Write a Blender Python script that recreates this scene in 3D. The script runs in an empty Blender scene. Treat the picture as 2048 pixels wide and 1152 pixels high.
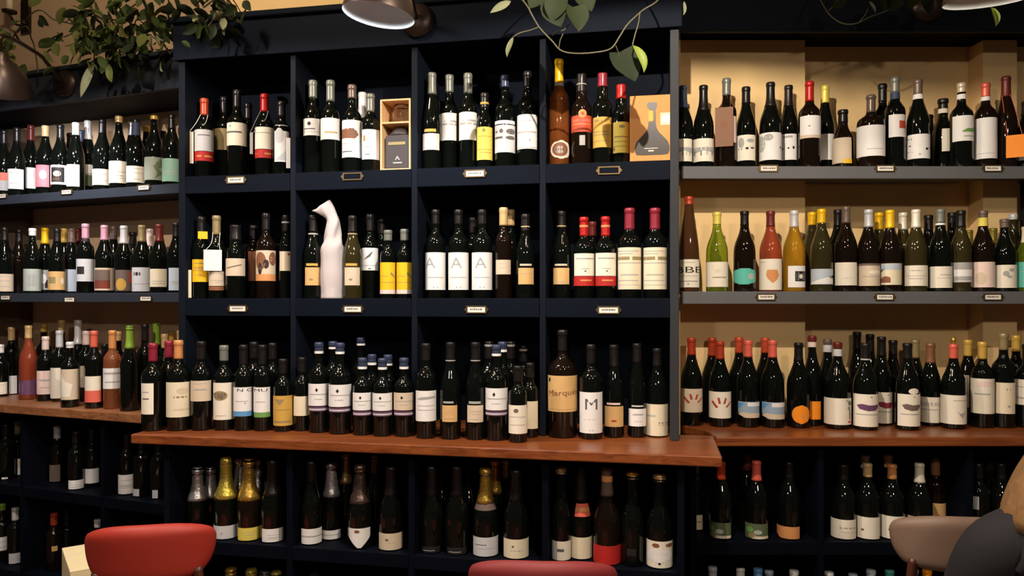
import bpy, math, random
from mathutils import Vector, Matrix
R_ = random.Random(7)
sc = bpy.context.scene
COL = sc.collection
EYE = 1.45            # camera height above the floor
F = 1500.0            # focal length in pixels of the 2048 wide frame
HOR = 600.0           # pixel row of the horizon
# ------------------------------------------------------------------ camera
cam = bpy.data.cameras.new('camera'); cam.sensor_width = 36.0; cam.lens = F / 2048 * 36
cam.shift_y = (HOR - 576) / 2048; cam.clip_start = .05; cam.clip_end = 60
camo = bpy.data.objects.new('camera', cam); COL.objects.link(camo)
camo.location = (0, 0, EYE); camo.rotation_euler = (math.pi / 2, 0, 0); sc.camera = camo
# ------------------------------------------------------------------ world and colour
world = bpy.data.worlds.new('world'); sc.world = world; world.use_nodes = True
bg = world.node_tree.nodes['Background']; bg.inputs[0].default_value = (1.0, .86, .72, 1); bg.inputs[1].default_value = .030
sc.view_settings.view_transform = 'Standard'; sc.view_settings.look = 'None'
sc.view_settings.exposure = 0.0; sc.view_settings.gamma = 1.0; sc.view_settings.use_curve_mapping = False
# pendant lamps of the room: (x, y, height of bulb above the eye, watts, colour)
PENDANTS = [(.26, 1.50, 1.17, 112, (1, .88, .74)), (-1.75, 1.75, 1.17, 80, (1, .90, .84)),
            (1.0, -.35, 1.22, 88, (1, .86, .70)), (-1.1, -.45, 1.22, 62, (1, .90, .80))]
CEIL_FILLS = [(-1.2, 1.95, 52, (1, .84, .62)), (1.25, .7, 9, (1, .82, .58))]   # added unseen lamps that brighten the upper walls: x, y, watts, colour
GOOSE_W = [30, 18, 6]                 # watts of the three gooseneck lamps (left, middle, right)
CEILING = 3.30

# ------------------------------------------------------------------ materials
def lin(c):
    return tuple(((v / 255) / 12.92 if v / 255 <= .04045 else (((v / 255) + .055) / 1.055) ** 2.4) for v in c)
MATS = {}
def mat(name, rgb, rough=.6, metal=0.0, var=.08, scale=18, trans=0, ior=1.45, emit=None, es=0, bump=0, coat=0, spec=None):
    if name in MATS: return MATS[name]
    m = bpy.data.materials.new(name); m.use_nodes = True; nt = m.node_tree; b = nt.nodes['Principled BSDF']
    c = lin(rgb)
    b.inputs['Roughness'].default_value = rough; b.inputs['Metallic'].default_value = metal
    b.inputs['IOR'].default_value = ior; b.inputs['Transmission Weight'].default_value = trans
    if coat: b.inputs['Coat Weight'].default_value = coat; b.inputs['Coat Roughness'].default_value = .1
    if spec is not None: b.inputs['Specular IOR Level'].default_value = spec
    if emit: b.inputs['Emission Color'].default_value = (*lin(emit), 1); b.inputs['Emission Strength'].default_value = es
    tc = nt.nodes.new('ShaderNodeTexCoord'); nz = nt.nodes.new('ShaderNodeTexNoise')
    nz.inputs['Scale'].default_value = scale; nz.inputs['Detail'].default_value = 4
    nt.links.new(tc.outputs['Object'], nz.inputs['Vector'])
    mx = nt.nodes.new('ShaderNodeMix'); mx.data_type = 'RGBA'
    mx.inputs['A'].default_value = (*[v * (1 - var) for v in c], 1)
    mx.inputs['B'].default_value = (*[min(1, v * (1 + var)) for v in c], 1)
    nt.links.new(nz.outputs['Fac'], mx.inputs['Factor']); nt.links.new(mx.outputs['Result'], b.inputs['Base Color'])
    if bump:
        bp = nt.nodes.new('ShaderNodeBump'); bp.inputs['Strength'].default_value = bump; bp.inputs['Distance'].default_value = .004
        nt.links.new(nz.outputs['Fac'], bp.inputs['Height']); nt.links.new(bp.outputs['Normal'], b.inputs['Normal'])
    MATS[name] = m; return m
def wood_mat(name, c1, c2, rough=.3, axis=(1.2, 26, 26)):
    if name in MATS: return MATS[name]
    m = bpy.data.materials.new(name); m.use_nodes = True; nt = m.node_tree; b = nt.nodes['Principled BSDF']
    tc = nt.nodes.new('ShaderNodeTexCoord'); mp = nt.nodes.new('ShaderNodeMapping'); mp.inputs['Scale'].default_value = axis
    nz = nt.nodes.new('ShaderNodeTexNoise'); nz.inputs['Scale'].default_value = 2.2; nz.inputs['Detail'].default_value = 7; nz.inputs['Distortion'].default_value = 1.1
    rp = nt.nodes.new('ShaderNodeValToRGB'); rp.color_ramp.elements[0].position = .32; rp.color_ramp.elements[1].position = .7
    rp.color_ramp.elements[0].color = (*lin(c1), 1); rp.color_ramp.elements[1].color = (*lin(c2), 1)
    nt.links.new(tc.outputs['Object'], mp.inputs['Vector']); nt.links.new(mp.outputs['Vector'], nz.inputs['Vector'])
    nt.links.new(nz.outputs['Fac'], rp.inputs['Fac']); nt.links.new(rp.outputs['Color'], b.inputs['Base Color'])
    b.inputs['Roughness'].default_value = rough
    bp = nt.nodes.new('ShaderNodeBump'); bp.inputs['Strength'].default_value = .15; bp.inputs['Distance'].default_value = .002
    nt.links.new(nz.outputs['Fac'], bp.inputs['Height']); nt.links.new(bp.outputs['Normal'], b.inputs['Normal'])
    MATS[name] = m; return m
M_NAVY = mat('navy_paint', (15, 20, 30), .6, spec=.05, var=.15, scale=6)
M_SLATE = mat('slate_paint', (98, 98, 100), .45, var=.1, scale=6)
M_BASE = mat('navy_paint_shaded', (10, 13, 22), .6, spec=.05, var=.15, scale=6)  # same navy paint, darkened to put the shade below the worktops into the colour
M_POST = mat('post_paint', (54, 55, 58), .55, spec=.1, var=.1, scale=6)
M_SLATE2 = mat('dark_slate_paint', (19, 24, 33), .55, spec=.08, var=.1, scale=6)
M_WALL = mat('tan_plaster', (240, 204, 146), .9, var=.06, scale=3, bump=.08)
M_LSHELF = mat('left_slate_paint', (50, 54, 62), .55, spec=.1, var=.1, scale=6)
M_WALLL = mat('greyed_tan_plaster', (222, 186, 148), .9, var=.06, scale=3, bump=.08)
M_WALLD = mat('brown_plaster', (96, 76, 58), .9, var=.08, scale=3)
M_WOOD = wood_mat('varnished_wood', (104, 50, 23), (146, 80, 40), .32)
M_PINE = wood_mat('pine', (214, 164, 112), (236, 194, 146), .5, (30, 30, 2))
M_OAK = wood_mat('floor_boards', (70, 44, 28), (104, 68, 42), .4, (26, 1.5, 26))
M_CHAIRWOOD = wood_mat('dark_chair_wood', (60, 30, 20), (92, 48, 30), .4, (20, 20, 2))
M_BRONZE = mat('dark_bronze', (58, 46, 40), .35, .6, var=.15)
M_ENAMEL = mat('white_enamel', (235, 235, 232), .35)
M_BRASS = mat('aged_brass', (112, 92, 62), .4, .8, var=.2, scale=60)
M_CARD = mat('plate_paper', (240, 232, 218), .8, var=.03)
M_INK = mat('grey_ink', (120, 116, 112), .8)

# ------------------------------------------------------------------ mesh helpers
def link(o, parent=None):
    COL.objects.link(o)
    if parent is not None: o.parent = parent
    return o
def mesh_obj(name, verts, faces, material, parent=None, smooth=False, midx=None):
    me = bpy.data.meshes.new(name); me.from_pydata(verts, [], faces)
    for m in (material if isinstance(material, (list, tuple)) else [material]): me.materials.append(m)
    if midx: me.polygons.foreach_set('material_index', midx)
    if smooth: me.polygons.foreach_set('use_smooth', [True] * len(me.polygons))
    me.update()
    return link(bpy.data.objects.new(name, me), parent)
def tag(o, label, cat, group=None):
    o['label'] = label; o['category'] = cat
    if group: o['group'] = group
    return o
def empty(name, loc, rz=0):
    o = bpy.data.objects.new(name, None); o.empty_display_size = .05
    o.location = loc; o.rotation_euler = (0, 0, rz); return link(o)
def box_vf(x0, x1, y0, y1, z0, z1, V=None, Fc=None, bev=0):
    V = [] if V is None else V; Fc = [] if Fc is None else Fc
    n = len(V)
    V += [(x0, y0, z0), (x1, y0, z0), (x1, y1, z0), (x0, y1, z0), (x0, y0, z1), (x1, y0, z1), (x1, y1, z1), (x0, y1, z1)]
    Fc += [tuple(n + i for i in f) for f in ((3, 2, 1, 0), (4, 5, 6, 7), (0, 1, 5, 4), (1, 2, 6, 5), (2, 3, 7, 6), (3, 0, 4, 7))]
    return V, Fc
def bevel_mod(o, w=.003, seg=2):
    b = o.modifiers.new('bevel', 'BEVEL'); b.width = w; b.segments = seg; b.limit_method = 'ANGLE'; return o
def prism_vf(pts, z0, z1):
    n = len(pts)
    V = [(x, y, z0) for x, y in pts] + [(x, y, z1) for x, y in pts]
    Fc = [tuple(range(n - 1, -1, -1)), tuple(range(n, 2 * n))] + [(i, (i + 1) % n, n + (i + 1) % n, n + i) for i in range(n)]
    return V, Fc
def lathe_vf(prof, seg=24, a0=0, a1=2 * math.pi, V=None, Fc=None, close=True, centre=None):
    V = [] if V is None else V; Fc = [] if Fc is None else Fc
    base = len(V); full = abs(a1 - a0 - 2 * math.pi) < 1e-6
    n = seg if full else seg + 1
    for k, (r, z) in enumerate(prof):
        cx, cy = centre(z) if centre else (0, 0)
        for i in range(n):
            a = a0 + (a1 - a0) * i / seg
            V.append((cx + r * math.sin(a), cy - r * math.cos(a), z))
    for k in range(len(prof) - 1):
        for i in range(seg):
            j = (i + 1) % n if full else i + 1
            Fc.append((base + k * n + i, base + k * n + j, base + (k + 1) * n + j, base + (k + 1) * n + i))
    if full and close:
        Fc.append(tuple(base + i for i in range(n - 1, -1, -1)))
        Fc.append(tuple(base + (len(prof) - 1) * n + i for i in range(n)))
    return V, Fc
def tube_vf(pts, rad, seg=8, V=None, Fc=None, caps=True):
    V = [] if V is None else V; Fc = [] if Fc is None else Fc
    P = [Vector(p) for p in pts]; base = len(V); up = Vector((0, 0, 1)); prev = None
    for i, p in enumerate(P):
        t = (P[min(i + 1, len(P) - 1)] - P[max(i - 1, 0)]).normalized()
        if prev is None:
            a = t.cross(up)
            if a.length < 1e-3: a = t.cross(Vector((1, 0, 0)))
            a.normalize()
        else:
            a = (prev - t * prev.dot(t)).normalized()
        b = t.cross(a); prev = a
        r = rad[i] if isinstance(rad, (list, tuple)) else rad
        for k in range(seg):
            an = 2 * math.pi * k / seg
            V.append(tuple(p + (a * math.cos(an) + b * math.sin(an)) * r))
    for i in range(len(P) - 1):
        for k in range(seg):
            k2 = (k + 1) % seg
            Fc.append((base + i * seg + k, base + i * seg + k2, base + (i + 1) * seg + k2, base + (i + 1) * seg + k))
    if caps:
        Fc.append(tuple(base + k for k in range(seg - 1, -1, -1)))
        Fc.append(tuple(base + (len(P) - 1) * seg + k for k in range(seg)))
    return V, Fc
def spline(pts, n=8):
    P = [Vector(p) for p in pts]; out = []
    for i in range(len(P) - 1):
        p0, p1, p2, p3 = P[max(i - 1, 0)], P[i], P[i + 1], P[min(i + 2, len(P) - 1)]
        for k in range(n):
            t = k / n
            out.append(.5 * ((2 * p1) + (p2 - p0) * t + (2 * p0 - 5 * p1 + 4 * p2 - p3) * t * t + (3 * p1 - p0 - 3 * p2 + p3) * t ** 3))
    out.append(P[-1]); return out

# ------------------------------------------------------------------ the three bays, each a straight run of wall
class Bay:
    def __init__(s, ox, oy, tan):
        a = math.atan(tan); s.o = (ox, oy); s.d = (math.cos(a), -math.sin(a)); s.n = (math.sin(a), math.cos(a)); s.a = a
    def xy(s, t, b): return (s.o[0] + s.d[0] * t + s.n[0] * b, s.o[1] + s.d[1] * t + s.n[1] * b)
    def at(s, px, b):                       # where the sight line of column px meets the run b metres behind its front
        u = (px - 1024) / F; ox, oy = s.o[0] + s.n[0] * b, s.o[1] + s.n[1] * b
        t = (u * oy - ox) / (s.d[0] - u * s.d[1]); return t, (ox + s.d[0] * t, oy + s.d[1] * t)
    def box(s, name, t0, t1, b0, b1, z0, z1, m, parent=None, bev=0):
        c = [s.xy(t0, b0), s.xy(t1, b0), s.xy(t1, b1), s.xy(t0, b1)]
        if parent is not None:
            px, py, pz = parent.location; c = [(x - px, y - py) for x, y in c]; z0 -= pz; z1 -= pz
        V, Fc = prism_vf(c, z0, z1); o = mesh_obj(name, V, Fc, m, parent)
        if bev: bevel_mod(o, bev)
        return o
LB, CB, RB = Bay(0, 2.693, .382), Bay(0, 2.692, .1924), Bay(0, 2.83, 0.0)
E = EYE
Z1C, Z2C, ZCT = E + .4816, E + .004, E - .485       # centre shelf tops, worktop
Z1S, Z2S = E + .505, E + .032                       # side shelf tops
Z4, Z5 = E - .870, E - 1.270                        # shelves under the worktop

# ------------------------------------------------------------------ setting
def struct(o): o['kind'] = 'structure'; return o
V, Fc = box_vf(-4.2, 3.4, -2.6, 4.6, -.05, 0); struct(mesh_obj('floor', V, Fc, M_OAK))
V, Fc = box_vf(-4.2, 3.4, -2.6, 4.6, CEILING, CEILING + .05); struct(mesh_obj('ceiling', V, Fc, mat('ceiling_plaster', (150, 132, 108), .9)))
tl0, tl1 = -3.6, LB.at(397, .0)[0]
def poly_wall(name, pts, z0, z1, m):
    V, Fc = prism_vf(pts, z0, z1); return struct(mesh_obj(name, V, Fc, m))
wl0, wl1 = LB.xy(-3.6, .31), LB.xy(tl1 - .02, .31)
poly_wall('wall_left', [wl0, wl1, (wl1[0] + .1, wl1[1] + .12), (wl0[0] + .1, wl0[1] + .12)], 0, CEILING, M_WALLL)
c0, c1 = CB.xy(-1.31, .33), CB.xy(.60, .33)
poly_wall('wall_back', [c0, c1, (c1[0], c1[1] + .3), (c0[0], c0[1] + .3)], 0, CEILING, M_WALL)
poly_wall('wall_right', [(.66, 3.13), (3.3, 3.13), (3.3, 3.25), (.66, 3.25)], 0, CEILING, M_WALL)
RP = 3.03
x1 = (1610 - 1024) / F * RP
poly_wall('trim_1', [(.66, RP), (x1, RP), (x1, 3.128), (.66, 3.128)], ZCT + .002, E + 1.05, M_WALL)
poly_wall('trim_2', [((1966 - 1024) / F * RP, RP), (2.04, RP), (2.04, 3.128), ((1966 - 1024) / F * RP, 3.128)], ZCT + .002, E + 1.05, M_WALL)
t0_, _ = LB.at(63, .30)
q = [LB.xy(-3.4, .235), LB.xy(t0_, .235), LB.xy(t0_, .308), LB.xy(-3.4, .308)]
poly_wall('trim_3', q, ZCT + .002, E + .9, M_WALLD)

# ------------------------------------------------------------------ shelving
def wt(o): return o
# centre unit
tC = [CB.at(x, 0)[0] for x in (357, 585, 828, 1085, 1358)]
t0, t4 = tC[0], tC[4]
unit = empty('shelving_unit', (*CB.xy((t0 + t4) / 2, .15), ZCT))
tag(unit, 'navy painted central shelving unit of pigeonhole cubbies with deep cornice', 'shelving')
CB.box('back_panel', t0 + .02, t4 - .02, .295, .31, ZCT, E + 1.09, M_NAVY, unit)
CB.box('side_panel', t0, t0 + .028, 0, .31, ZCT, E + .935, M_SLATE2, unit, .002)
CB.box('side_panel', t4 - .030, t4, 0, .31, ZCT, E + .935, M_POST, unit, .002)
for k in (1, 2, 3): CB.box('divider', tC[k] - .011, tC[k] + .011, .004, .294, ZCT, E + .935, M_SLATE2, unit, .0015)
for z in (Z1C, Z2C):
    for k in range(4):
        a = tC[k] + (.028 if k == 0 else .0115); b = tC[k + 1] - (.030 if k == 3 else .0115)
        CB.box('shelf_board', a, b, .018, .294, z - .02, z, M_NAVY, unit)
        CB.box('shelf_lip', a, b, .001, .018, z - .066, z + .002, M_NAVY, unit, .002)
CB.box('top_board', t0, t4, .0, .31, E + .935, E + .955, M_NAVY, unit)
CB.box('cornice_board', t0 - .01, t4 + .01, -.02, .0, E + .935, E + 1.075, M_NAVY, unit, .002)
CB.box('cornice_moulding', t0 - .02, t4 + .02, -.035, .0, E + 1.075, E + 1.10, M_NAVY, unit, .006)
# left shelves
tl1 = LB.at(390, 0)[0]
ul = empty('wall_shelves', (*LB.xy((tl1 - 3.3) / 2, .15), ZCT))
tag(ul, 'dark painted open shelves of the receding left bay with cornice', 'shelving')
for z in (Z1S, Z2S):
    LB.box('shelf_board', -3.3, tl1, .016, .305, z - .022, z, M_LSHELF, ul)
    LB.box('shelf_lip', -3.3, tl1, 0, .016, z - .042, z, M_LSHELF, ul, .002)
LB.box('cornice_board', -3.3, tl1, -.01, .012, E + .915, E + 1.06, M_LSHELF, ul, .002)
LB.box('top_board', -3.3, tl1, .012, .305, E + .92, E + .94, M_NAVY, ul)
LB.box('cornice_moulding', -3.3, tl1, -.03, .012, E + 1.06, E + 1.08, M_LSHELF, ul, .005)
# right shelves
ur = empty('wall_shelves', (1.45, 2.95, ZCT))
tag(ur, 'grey painted open shelves of the right bay against tan wall', 'shelving')
for z in (Z1S, Z2S):
    V0 = [(.66, 2.846), (3.2, 2.846), (3.2, 3.126), (2.045, 3.126), (2.045, RP - .002), (1.835, RP - .002), (1.835, 3.126), (x1 + .003, 3.126), (x1 + .003, RP - .002), (.66, RP - .002)]
    V, Fc = prism_vf([(x - 1.45, y - 2.95) for x, y in V0], z - .022 - ZCT, z - ZCT); mesh_obj('shelf_board', V, Fc, M_SLATE, ur)
    RB.box('shelf_lip', .64, 3.2, 0, .016, z - .047, z, M_SLATE, ur, .002)
RB.box('post', 2.045, 2.085, .02, .19, Z2S + .001, Z1S - .023, M_SLATE2, ur, .002)
RB.box('cornice_board', .60, 3.2, -.01, .012, E + 1.01, E + 1.17, M_SLATE2, ur, .002)
RB.box('top_board', .64, 3.2, .012, .295, E + 1.055, E + 1.07, M_NAVY, ur)
# worktops
def slab(name, pts, z0, z1, m, label, cat):
    V, Fc = prism_vf(pts, z0, z1); o = mesh_obj(name, V, Fc, m); bevel_mod(o, .004, 2); return tag(o, label, cat)
sR, sL = .709, -1.359
slab('worktop', [CB.xy(sL, -.24), CB.xy(sR, -.24), CB.xy(sR, .13), CB.xy(t4 + .004, .13), CB.xy(t4 + .004, .31), CB.xy(sL, .31)], ZCT - .034, ZCT - .0005, M_WOOD,
     'thick orange brown wooden worktop jutting forward under the central shelving', 'worktop')
slab('worktop', [(.722, 2.655), (3.2, 2.655), (3.2, 3.125), (.66, 3.125), (.66, 2.905), (.72, 2.80)], ZCT - .034, ZCT - .0005, M_WOOD,
     'wooden worktop of the right bay below the tan wall', 'worktop')
tlr = LB.at(345, -.1)[0]
slab('worktop', [LB.xy(-3.3, -.105), LB.xy(tlr - .02, -.105), LB.xy(tl1, .02), LB.xy(tl1, .30), LB.xy(-3.3, .30)], ZCT - .040, ZCT - .0005,
     wood_mat('worn_wood', (126, 74, 42), (166, 112, 72), .4), 'worn lighter wooden worktop of the left bay', 'worktop')
# cabinets below
def lower(bay, a, b, front, back, div, label, m=M_BASE):
    u = empty('base_cabinet', (*bay.xy((a + b) / 2, (front + back) / 2), 0)); tag(u, label, 'cabinet')
    bay.box('back_panel', a, b, back - .015, back, .0, ZCT - .045, m, u)
    bay.box('side_panel', a, a + .022, front, back - .015, .0, ZCT - .045, m, u)
    bay.box('side_panel', b - .022, b, front, back - .015, .0, ZCT - .045, m, u)
    ds = sorted(div)
    for d in ds: bay.box('divider', d - .011, d + .011, front + .004, back - .015, .10, ZCT - .045, m, u)
    bay.box('plinth', a + .022, b - .022, front + .04, front + .06, 0, .10, m, u)
    e = [a + .022] + [v for d in ds for v in (d - .011, d + .011)] + [b - .022]
    for z in (Z4, Z5):
        for i in range(0, len(e), 2):
            bay.box('shelf_board', e[i], e[i + 1], front + .016, back - .015, z - .02, z, m, u)
            bay.box('shelf_lip', e[i], e[i + 1], front, front + .016, z - .045, z + .001, m, u, .0015)
    return u
tc = [CB.at(x, -.2)[0] for x in (328, 578, 822, 1090, 1356)]
lower(CB, tc[0], tc[4] + .02, -.20, .25, tc[1:4], 'navy base cabinet of open bottle bays under the central worktop')
lower(LB, -3.3, LB.at(347, -.07)[0], -.07, .30, [LB.at(42, -.07)[0], LB.at(203, -.07)[0]], 'dark navy base cabinet under the left worktop')
lower(RB, .64, 3.2, -.14, .295, [(1640 - 1024) / F * 2.7, (1938 - 1024) / F * 2.7], 'dark navy base cabinet under the right worktop')
DIVS = {'C': [(tC[0] + .014, .0145)] + [(v, .0115) for v in tC[1:4]] + [(tC[4] - .015, .0155)], 'D': [(tc[0] + .011, .0115)] + [(v, .0115) for v in tc[1:4]] + [(tc[4] + .009, .0115)],
        'M': [(LB.at(42, -.07)[0], .0115), (LB.at(203, -.07)[0], .0115), (LB.at(347, -.07)[0] - .011, .0115)], 'S': [(.651, .0115), ((1640 - 1024) / F * 2.7, .0115), ((1938 - 1024) / F * 2.7, .0115)]}
# label plates on the shelf lips
def plate(bay, px, py, b, card, where, w=.066, h=.020):
    t, (x, y) = bay.at(px, b); z = E + (HOR - py) / F * y
    r = empty('label_holder', (x, y, z), -bay.a)
    V, Fc = [], []
    for (a0, a1, c0, c1) in ((-w / 2 - .005, w / 2 + .005, h / 2, h / 2 + .004), (-w / 2 - .005, w / 2 + .005, -h / 2 - .004, -h / 2), (-w / 2 - .005, -w / 2, -h / 2, h / 2), (w / 2, w / 2 + .005, -h / 2, h / 2)):
        box_vf(a0, a1, -.004, 0, c0, c1, V, Fc)
    mesh_obj('frame', V, Fc, M_BRASS, r)
    for s in (-1, 1):
        V, Fc = prism_vf([(s * (w / 2 + .004), -h / 2), (s * (w / 2 + .013), 0), (s * (w / 2 + .004), h / 2)][::s], -.003, 0)
        mesh_obj('ear', [(a, c, bb) for a, bb, c in V], Fc, M_BRASS, r)
    V, Fc = box_vf(-w / 2, w / 2, -.0025, -.0005, -h / 2, h / 2)
    cd = mesh_obj('card', V, Fc, M_CARD if card else M_NAVY, r)
    if card:
        V, Fc = [], []
        xx = -w * .36
        rr = random.Random(int(px + py))
        while xx < w * .33:
            ww = rr.uniform(.003, .008); box_vf(xx, xx + ww, -.0028, -.0024, -.0025, .0025 + rr.uniform(0, .002), V, Fc); xx += ww + .0018
        mesh_obj('print', V, Fc, M_INK, cd)
    tag(r, where, 'label holder', 'label holders on the shelf lips')
ORD = ['first', 'second', 'third', 'fourth', 'fifth', 'sixth', 'seventh', 'eighth', 'ninth', 'tenth', 'eleventh', 'twelfth', 'thirteenth', 'fourteenth', 'fifteenth', 'sixteenth', 'seventeenth', 'eighteenth', 'nineteenth', 'twentieth', 'twenty-first', 'twenty-second', 'twenty-third', 'twenty-fourth', 'twenty-fifth']
CUB = ['leftmost', 'second', 'third', 'rightmost']
for k, (px, py, c) in enumerate([(472, 360, 1), (705, 353, 0), (950, 347, 1), (1218, 341, 0)]):
    plate(CB, px, py, 0, c, ('white shelf card in brass holder' if c else 'empty brass card holder') + ' under the %s top cubby' % CUB[k])
for k, (px, py) in enumerate([(476, 617), (706, 618), (953, 619), (1217, 620)]):
    plate(CB, px, py, 0, 1, 'white shelf card in brass holder under the %s middle cubby' % CUB[k])
for nm, bay, py_, xs in (('upper left', LB, None, [(4, 392), (134, 384), (288, 375)]), ('middle left', LB, None, [(12, 595), (140, 599), (292, 597)]),
                         ('upper right', RB, None, [(1537, 337), (1770, 337), (1985, 337)]), ('middle right', RB, None, [(1532, 594), (1769, 594), (1985, 594)])):
    for k, (px, py) in enumerate(xs):
        plate(bay, px, py, -.0005, 1, '%s white card in brass holder on the %s shelf lip' % (ORD[k], nm), h=.018, w=.06)
# ------------------------------------------------------------------ bottles
GLASS = {'dk': ('dark', mat('dark_green_glass', (10, 13, 10), .03, var=.2, ior=1.5)),
         'br': ('brown-black', mat('brown_black_glass', (22, 14, 9), .03, var=.2, ior=1.5)),
         'ol': ('olive', mat('olive_glass', (50, 44, 22), .04, var=.2, ior=1.5)),
         'gn': ('green', mat('green_glass', (150, 170, 50), .05, var=.05, trans=.8, ior=1.36)),
         'am': ('amber', mat('amber_glass', (190, 112, 56), .05, var=.05, trans=.75, ior=1.36)),
         'hk': ('brown', mat('brown_hock_glass', (84, 54, 32), .06, var=.1, trans=.35, ior=1.4)),
         'rs': ('rosé', mat('rose_glass', (176, 84, 56), .05, var=.05, trans=.55, ior=1.36)),
         'ye': ('golden', mat('golden_glass', (196, 148, 40), .05, var=.05, trans=.6, ior=1.36)),
         'rp': ('pale rosé', mat('pale_rose_glass', (206, 128, 84), .05, var=.05, trans=.75, ior=1.36)),
         'cl': ('clear', mat('clear_glass', (214, 190, 160), .04, var=.02, trans=.85, ior=1.36))}
PAPER = {'white': (236, 232, 228), 'cream': (230, 216, 186), 'ivory': (236, 226, 206), 'tan': (214, 172, 112), 'beige': (214, 194, 168), 'pink': (238, 128, 138), 'blush': (236, 208, 196),
         'coral': (226, 104, 84), 'mint': (132, 172, 150), 'grey': (168, 166, 162), 'pale grey': (204, 204, 206), 'grey green': (138, 142, 124), 'sage': (176, 184, 172), 'pale blue': (186, 196, 206),
         'yellow': (242, 190, 24), 'lemon': (226, 206, 92), 'gold': (206, 166, 76), 'mustard': (204, 160, 72), 'khaki': (150, 132, 92), 'orange': (252, 146, 28), 'teal': (92, 186, 168), 'red': (182, 34, 30),
         'brick': (196, 76, 48), 'brown': (134, 84, 56), 'purple': (104, 66, 96), 'blue': (92, 150, 200), 'sky': (148, 168, 186), 'green': (110, 158, 84), 'lime': (140, 178, 60), 'black': (22, 20, 20), 'dark': (38, 32, 32),
         'maroon': (110, 44, 40), 'moss': (92, 104, 74), 'peach': (216, 146, 88), 'kraft': (132, 90, 62), 'silver': (206, 204, 204), 'rust': (172, 62, 36), 'pewter': (120, 122, 112), 'mauve': (214, 156, 176), 'slate': (58, 66, 90), 'taupe': (112, 94, 84), 'burgundy': (142, 42, 58), 'cork': (212, 178, 124), 'dun': (30, 26, 25)}
def paper(c): return mat('paper_' + c.replace(' ', '_'), PAPER[c], .62, var=.05, scale=30)
def capmat(c, foil):
    if foil: return mat('foil_' + c.replace(' ', '_'), PAPER[c], .3, .75, var=.15, scale=90, bump=.5)
    return mat('capsule_' + c.replace(' ', '_'), PAPER[c], .32, .15, var=.1, scale=40)
PROF = {
 'B': [(0, .92), (.012, 1), (.60, 1), (.635, .975), (.66, .9), (.683, .74), (.705, .5), (.725, .28), (.75, .1), (.79, .02), (.955, 0), (.958, .07), (.988, .07), (1, .02)],
 'U': [(0, .94), (.012, 1), (.46, 1), (.51, .985), (.56, .92), (.605, .79), (.65, .6), (.69, .42), (.73, .26), (.77, .13), (.82, .04), (.88, 0), (.957, 0), (.96, .05), (.99, .05), (1, .02)],
 'C': [(0, .94), (.015, 1), (.40, 1), (.45, .97), (.50, .87), (.55, .72), (.60, .53), (.65, .35), (.70, .22), (.76, .13), (.84, .06), (.93, .03), (.95, .03), (.955, .13), (.985, .13), (1, .06)],
 'H': [(0, .94), (.012, 1), (.36, 1), (.43, .97), (.51, .88), (.60, .71), (.70, .48), (.80, .26), (.88, .1), (.94, .02), (.962, 0), (.965, .06), (1, .04)],
 'P': [(0, .92), (.012, 1), (.61, 1), (.645, .97), (.67, .86), (.69, .62), (.712, .36), (.735, .24), (.79, .26), (.85, .16), (.90, .08), (.95, .06), (1, .1)],
 'Q': [(0, .88), (.02, 1), (.46, 1), (.53, .95), (.59, .8), (.645, .5), (.70, .2), (.76, .05), (.94, .0), (.945, .12), (1, .1)]}
RAD = {'B': (.0375, .0148), 'U': (.0412, .0150), 'C': (.0430, .0160), 'H': (.0385, .0150), 'P': (.0375, .0150), 'Q': (.043, .0165)}
SHWORD = {'B': 'bordeaux-shaped bottle', 'U': 'sloping burgundy bottle', 'C': 'sparkling wine bottle', 'H': 'tall slender bottle', 'P': 'square-shouldered bottle', 'Q': 'squat bottle'}
def cinterp(tab, x):
    if x <= tab[0][0]: return tab[0][1]
    for (a, b), (c, d) in zip(tab, tab[1:]):
        if x <= c: return b + (d - b) * (x - a) / (c - a)
    return tab[-1][1]
ROWS = {  # bay, shelf height, depth of the front bottles' axis behind the lip, step to the next row back, place
 'L1': (LB, Z1S, .060, .085, 'upper left shelf'), 'L2': (LB, Z2S, .060, .085, 'middle left shelf'),
 'L3': (LB, ZCT, [(0, .10), (110, .06), (200, 0.0), (260, -.03), (340, .03)], .085, 'left wooden worktop'), 'L4': (LB, Z4, .02, .09, 'shelf under left worktop'), 'L5': (LB, Z5, .02, .09, 'lowest left shelf'),
 'C1': (CB, Z1C, .070, .09, 'top cubby'), 'C2': (CB, Z2C, .070, .09, 'middle cubby'),
 'C3': (CB, ZCT, [(303, -.145), (356, -.12), (448, -.08), (640, -.055), (700, -.08), (852, -.095), (993, -.085), (1036, -.08), (1125, -.01), (1181, 0), (1228, .05), (1320, .085)], .088, 'worktop cubby'),
 'C4': (CB, Z4, -.135, .095, 'bay under worktop'), 'C5': (CB, Z5, -.135, .095, 'bottom bay'),
 'R1': (RB, Z1S, .065, .082, 'upper right shelf'), 'R2': (RB, Z2S, .065, .085, 'middle right shelf'),
 'R3': (RB, ZCT, [(1370, .10), (1440, .07), (1500, .055), (1660, .04), (2050, .045)], .084, 'right wooden worktop'), 'R4': (RB, Z4, -.075, .095, 'shelf under right worktop'), 'R5': (RB, Z5, -.075, .095, 'lowest right shelf')}
BOT = []
def b(row, x, yt, sh='B', g='dk', cap=None, lab=(), back=0, **kw): BOT.append(dict(row=row, x=x, yt=yt, sh=sh, g=g, cap=cap, lab=lab, back=back, **kw))
CURSOR = {}
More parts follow.
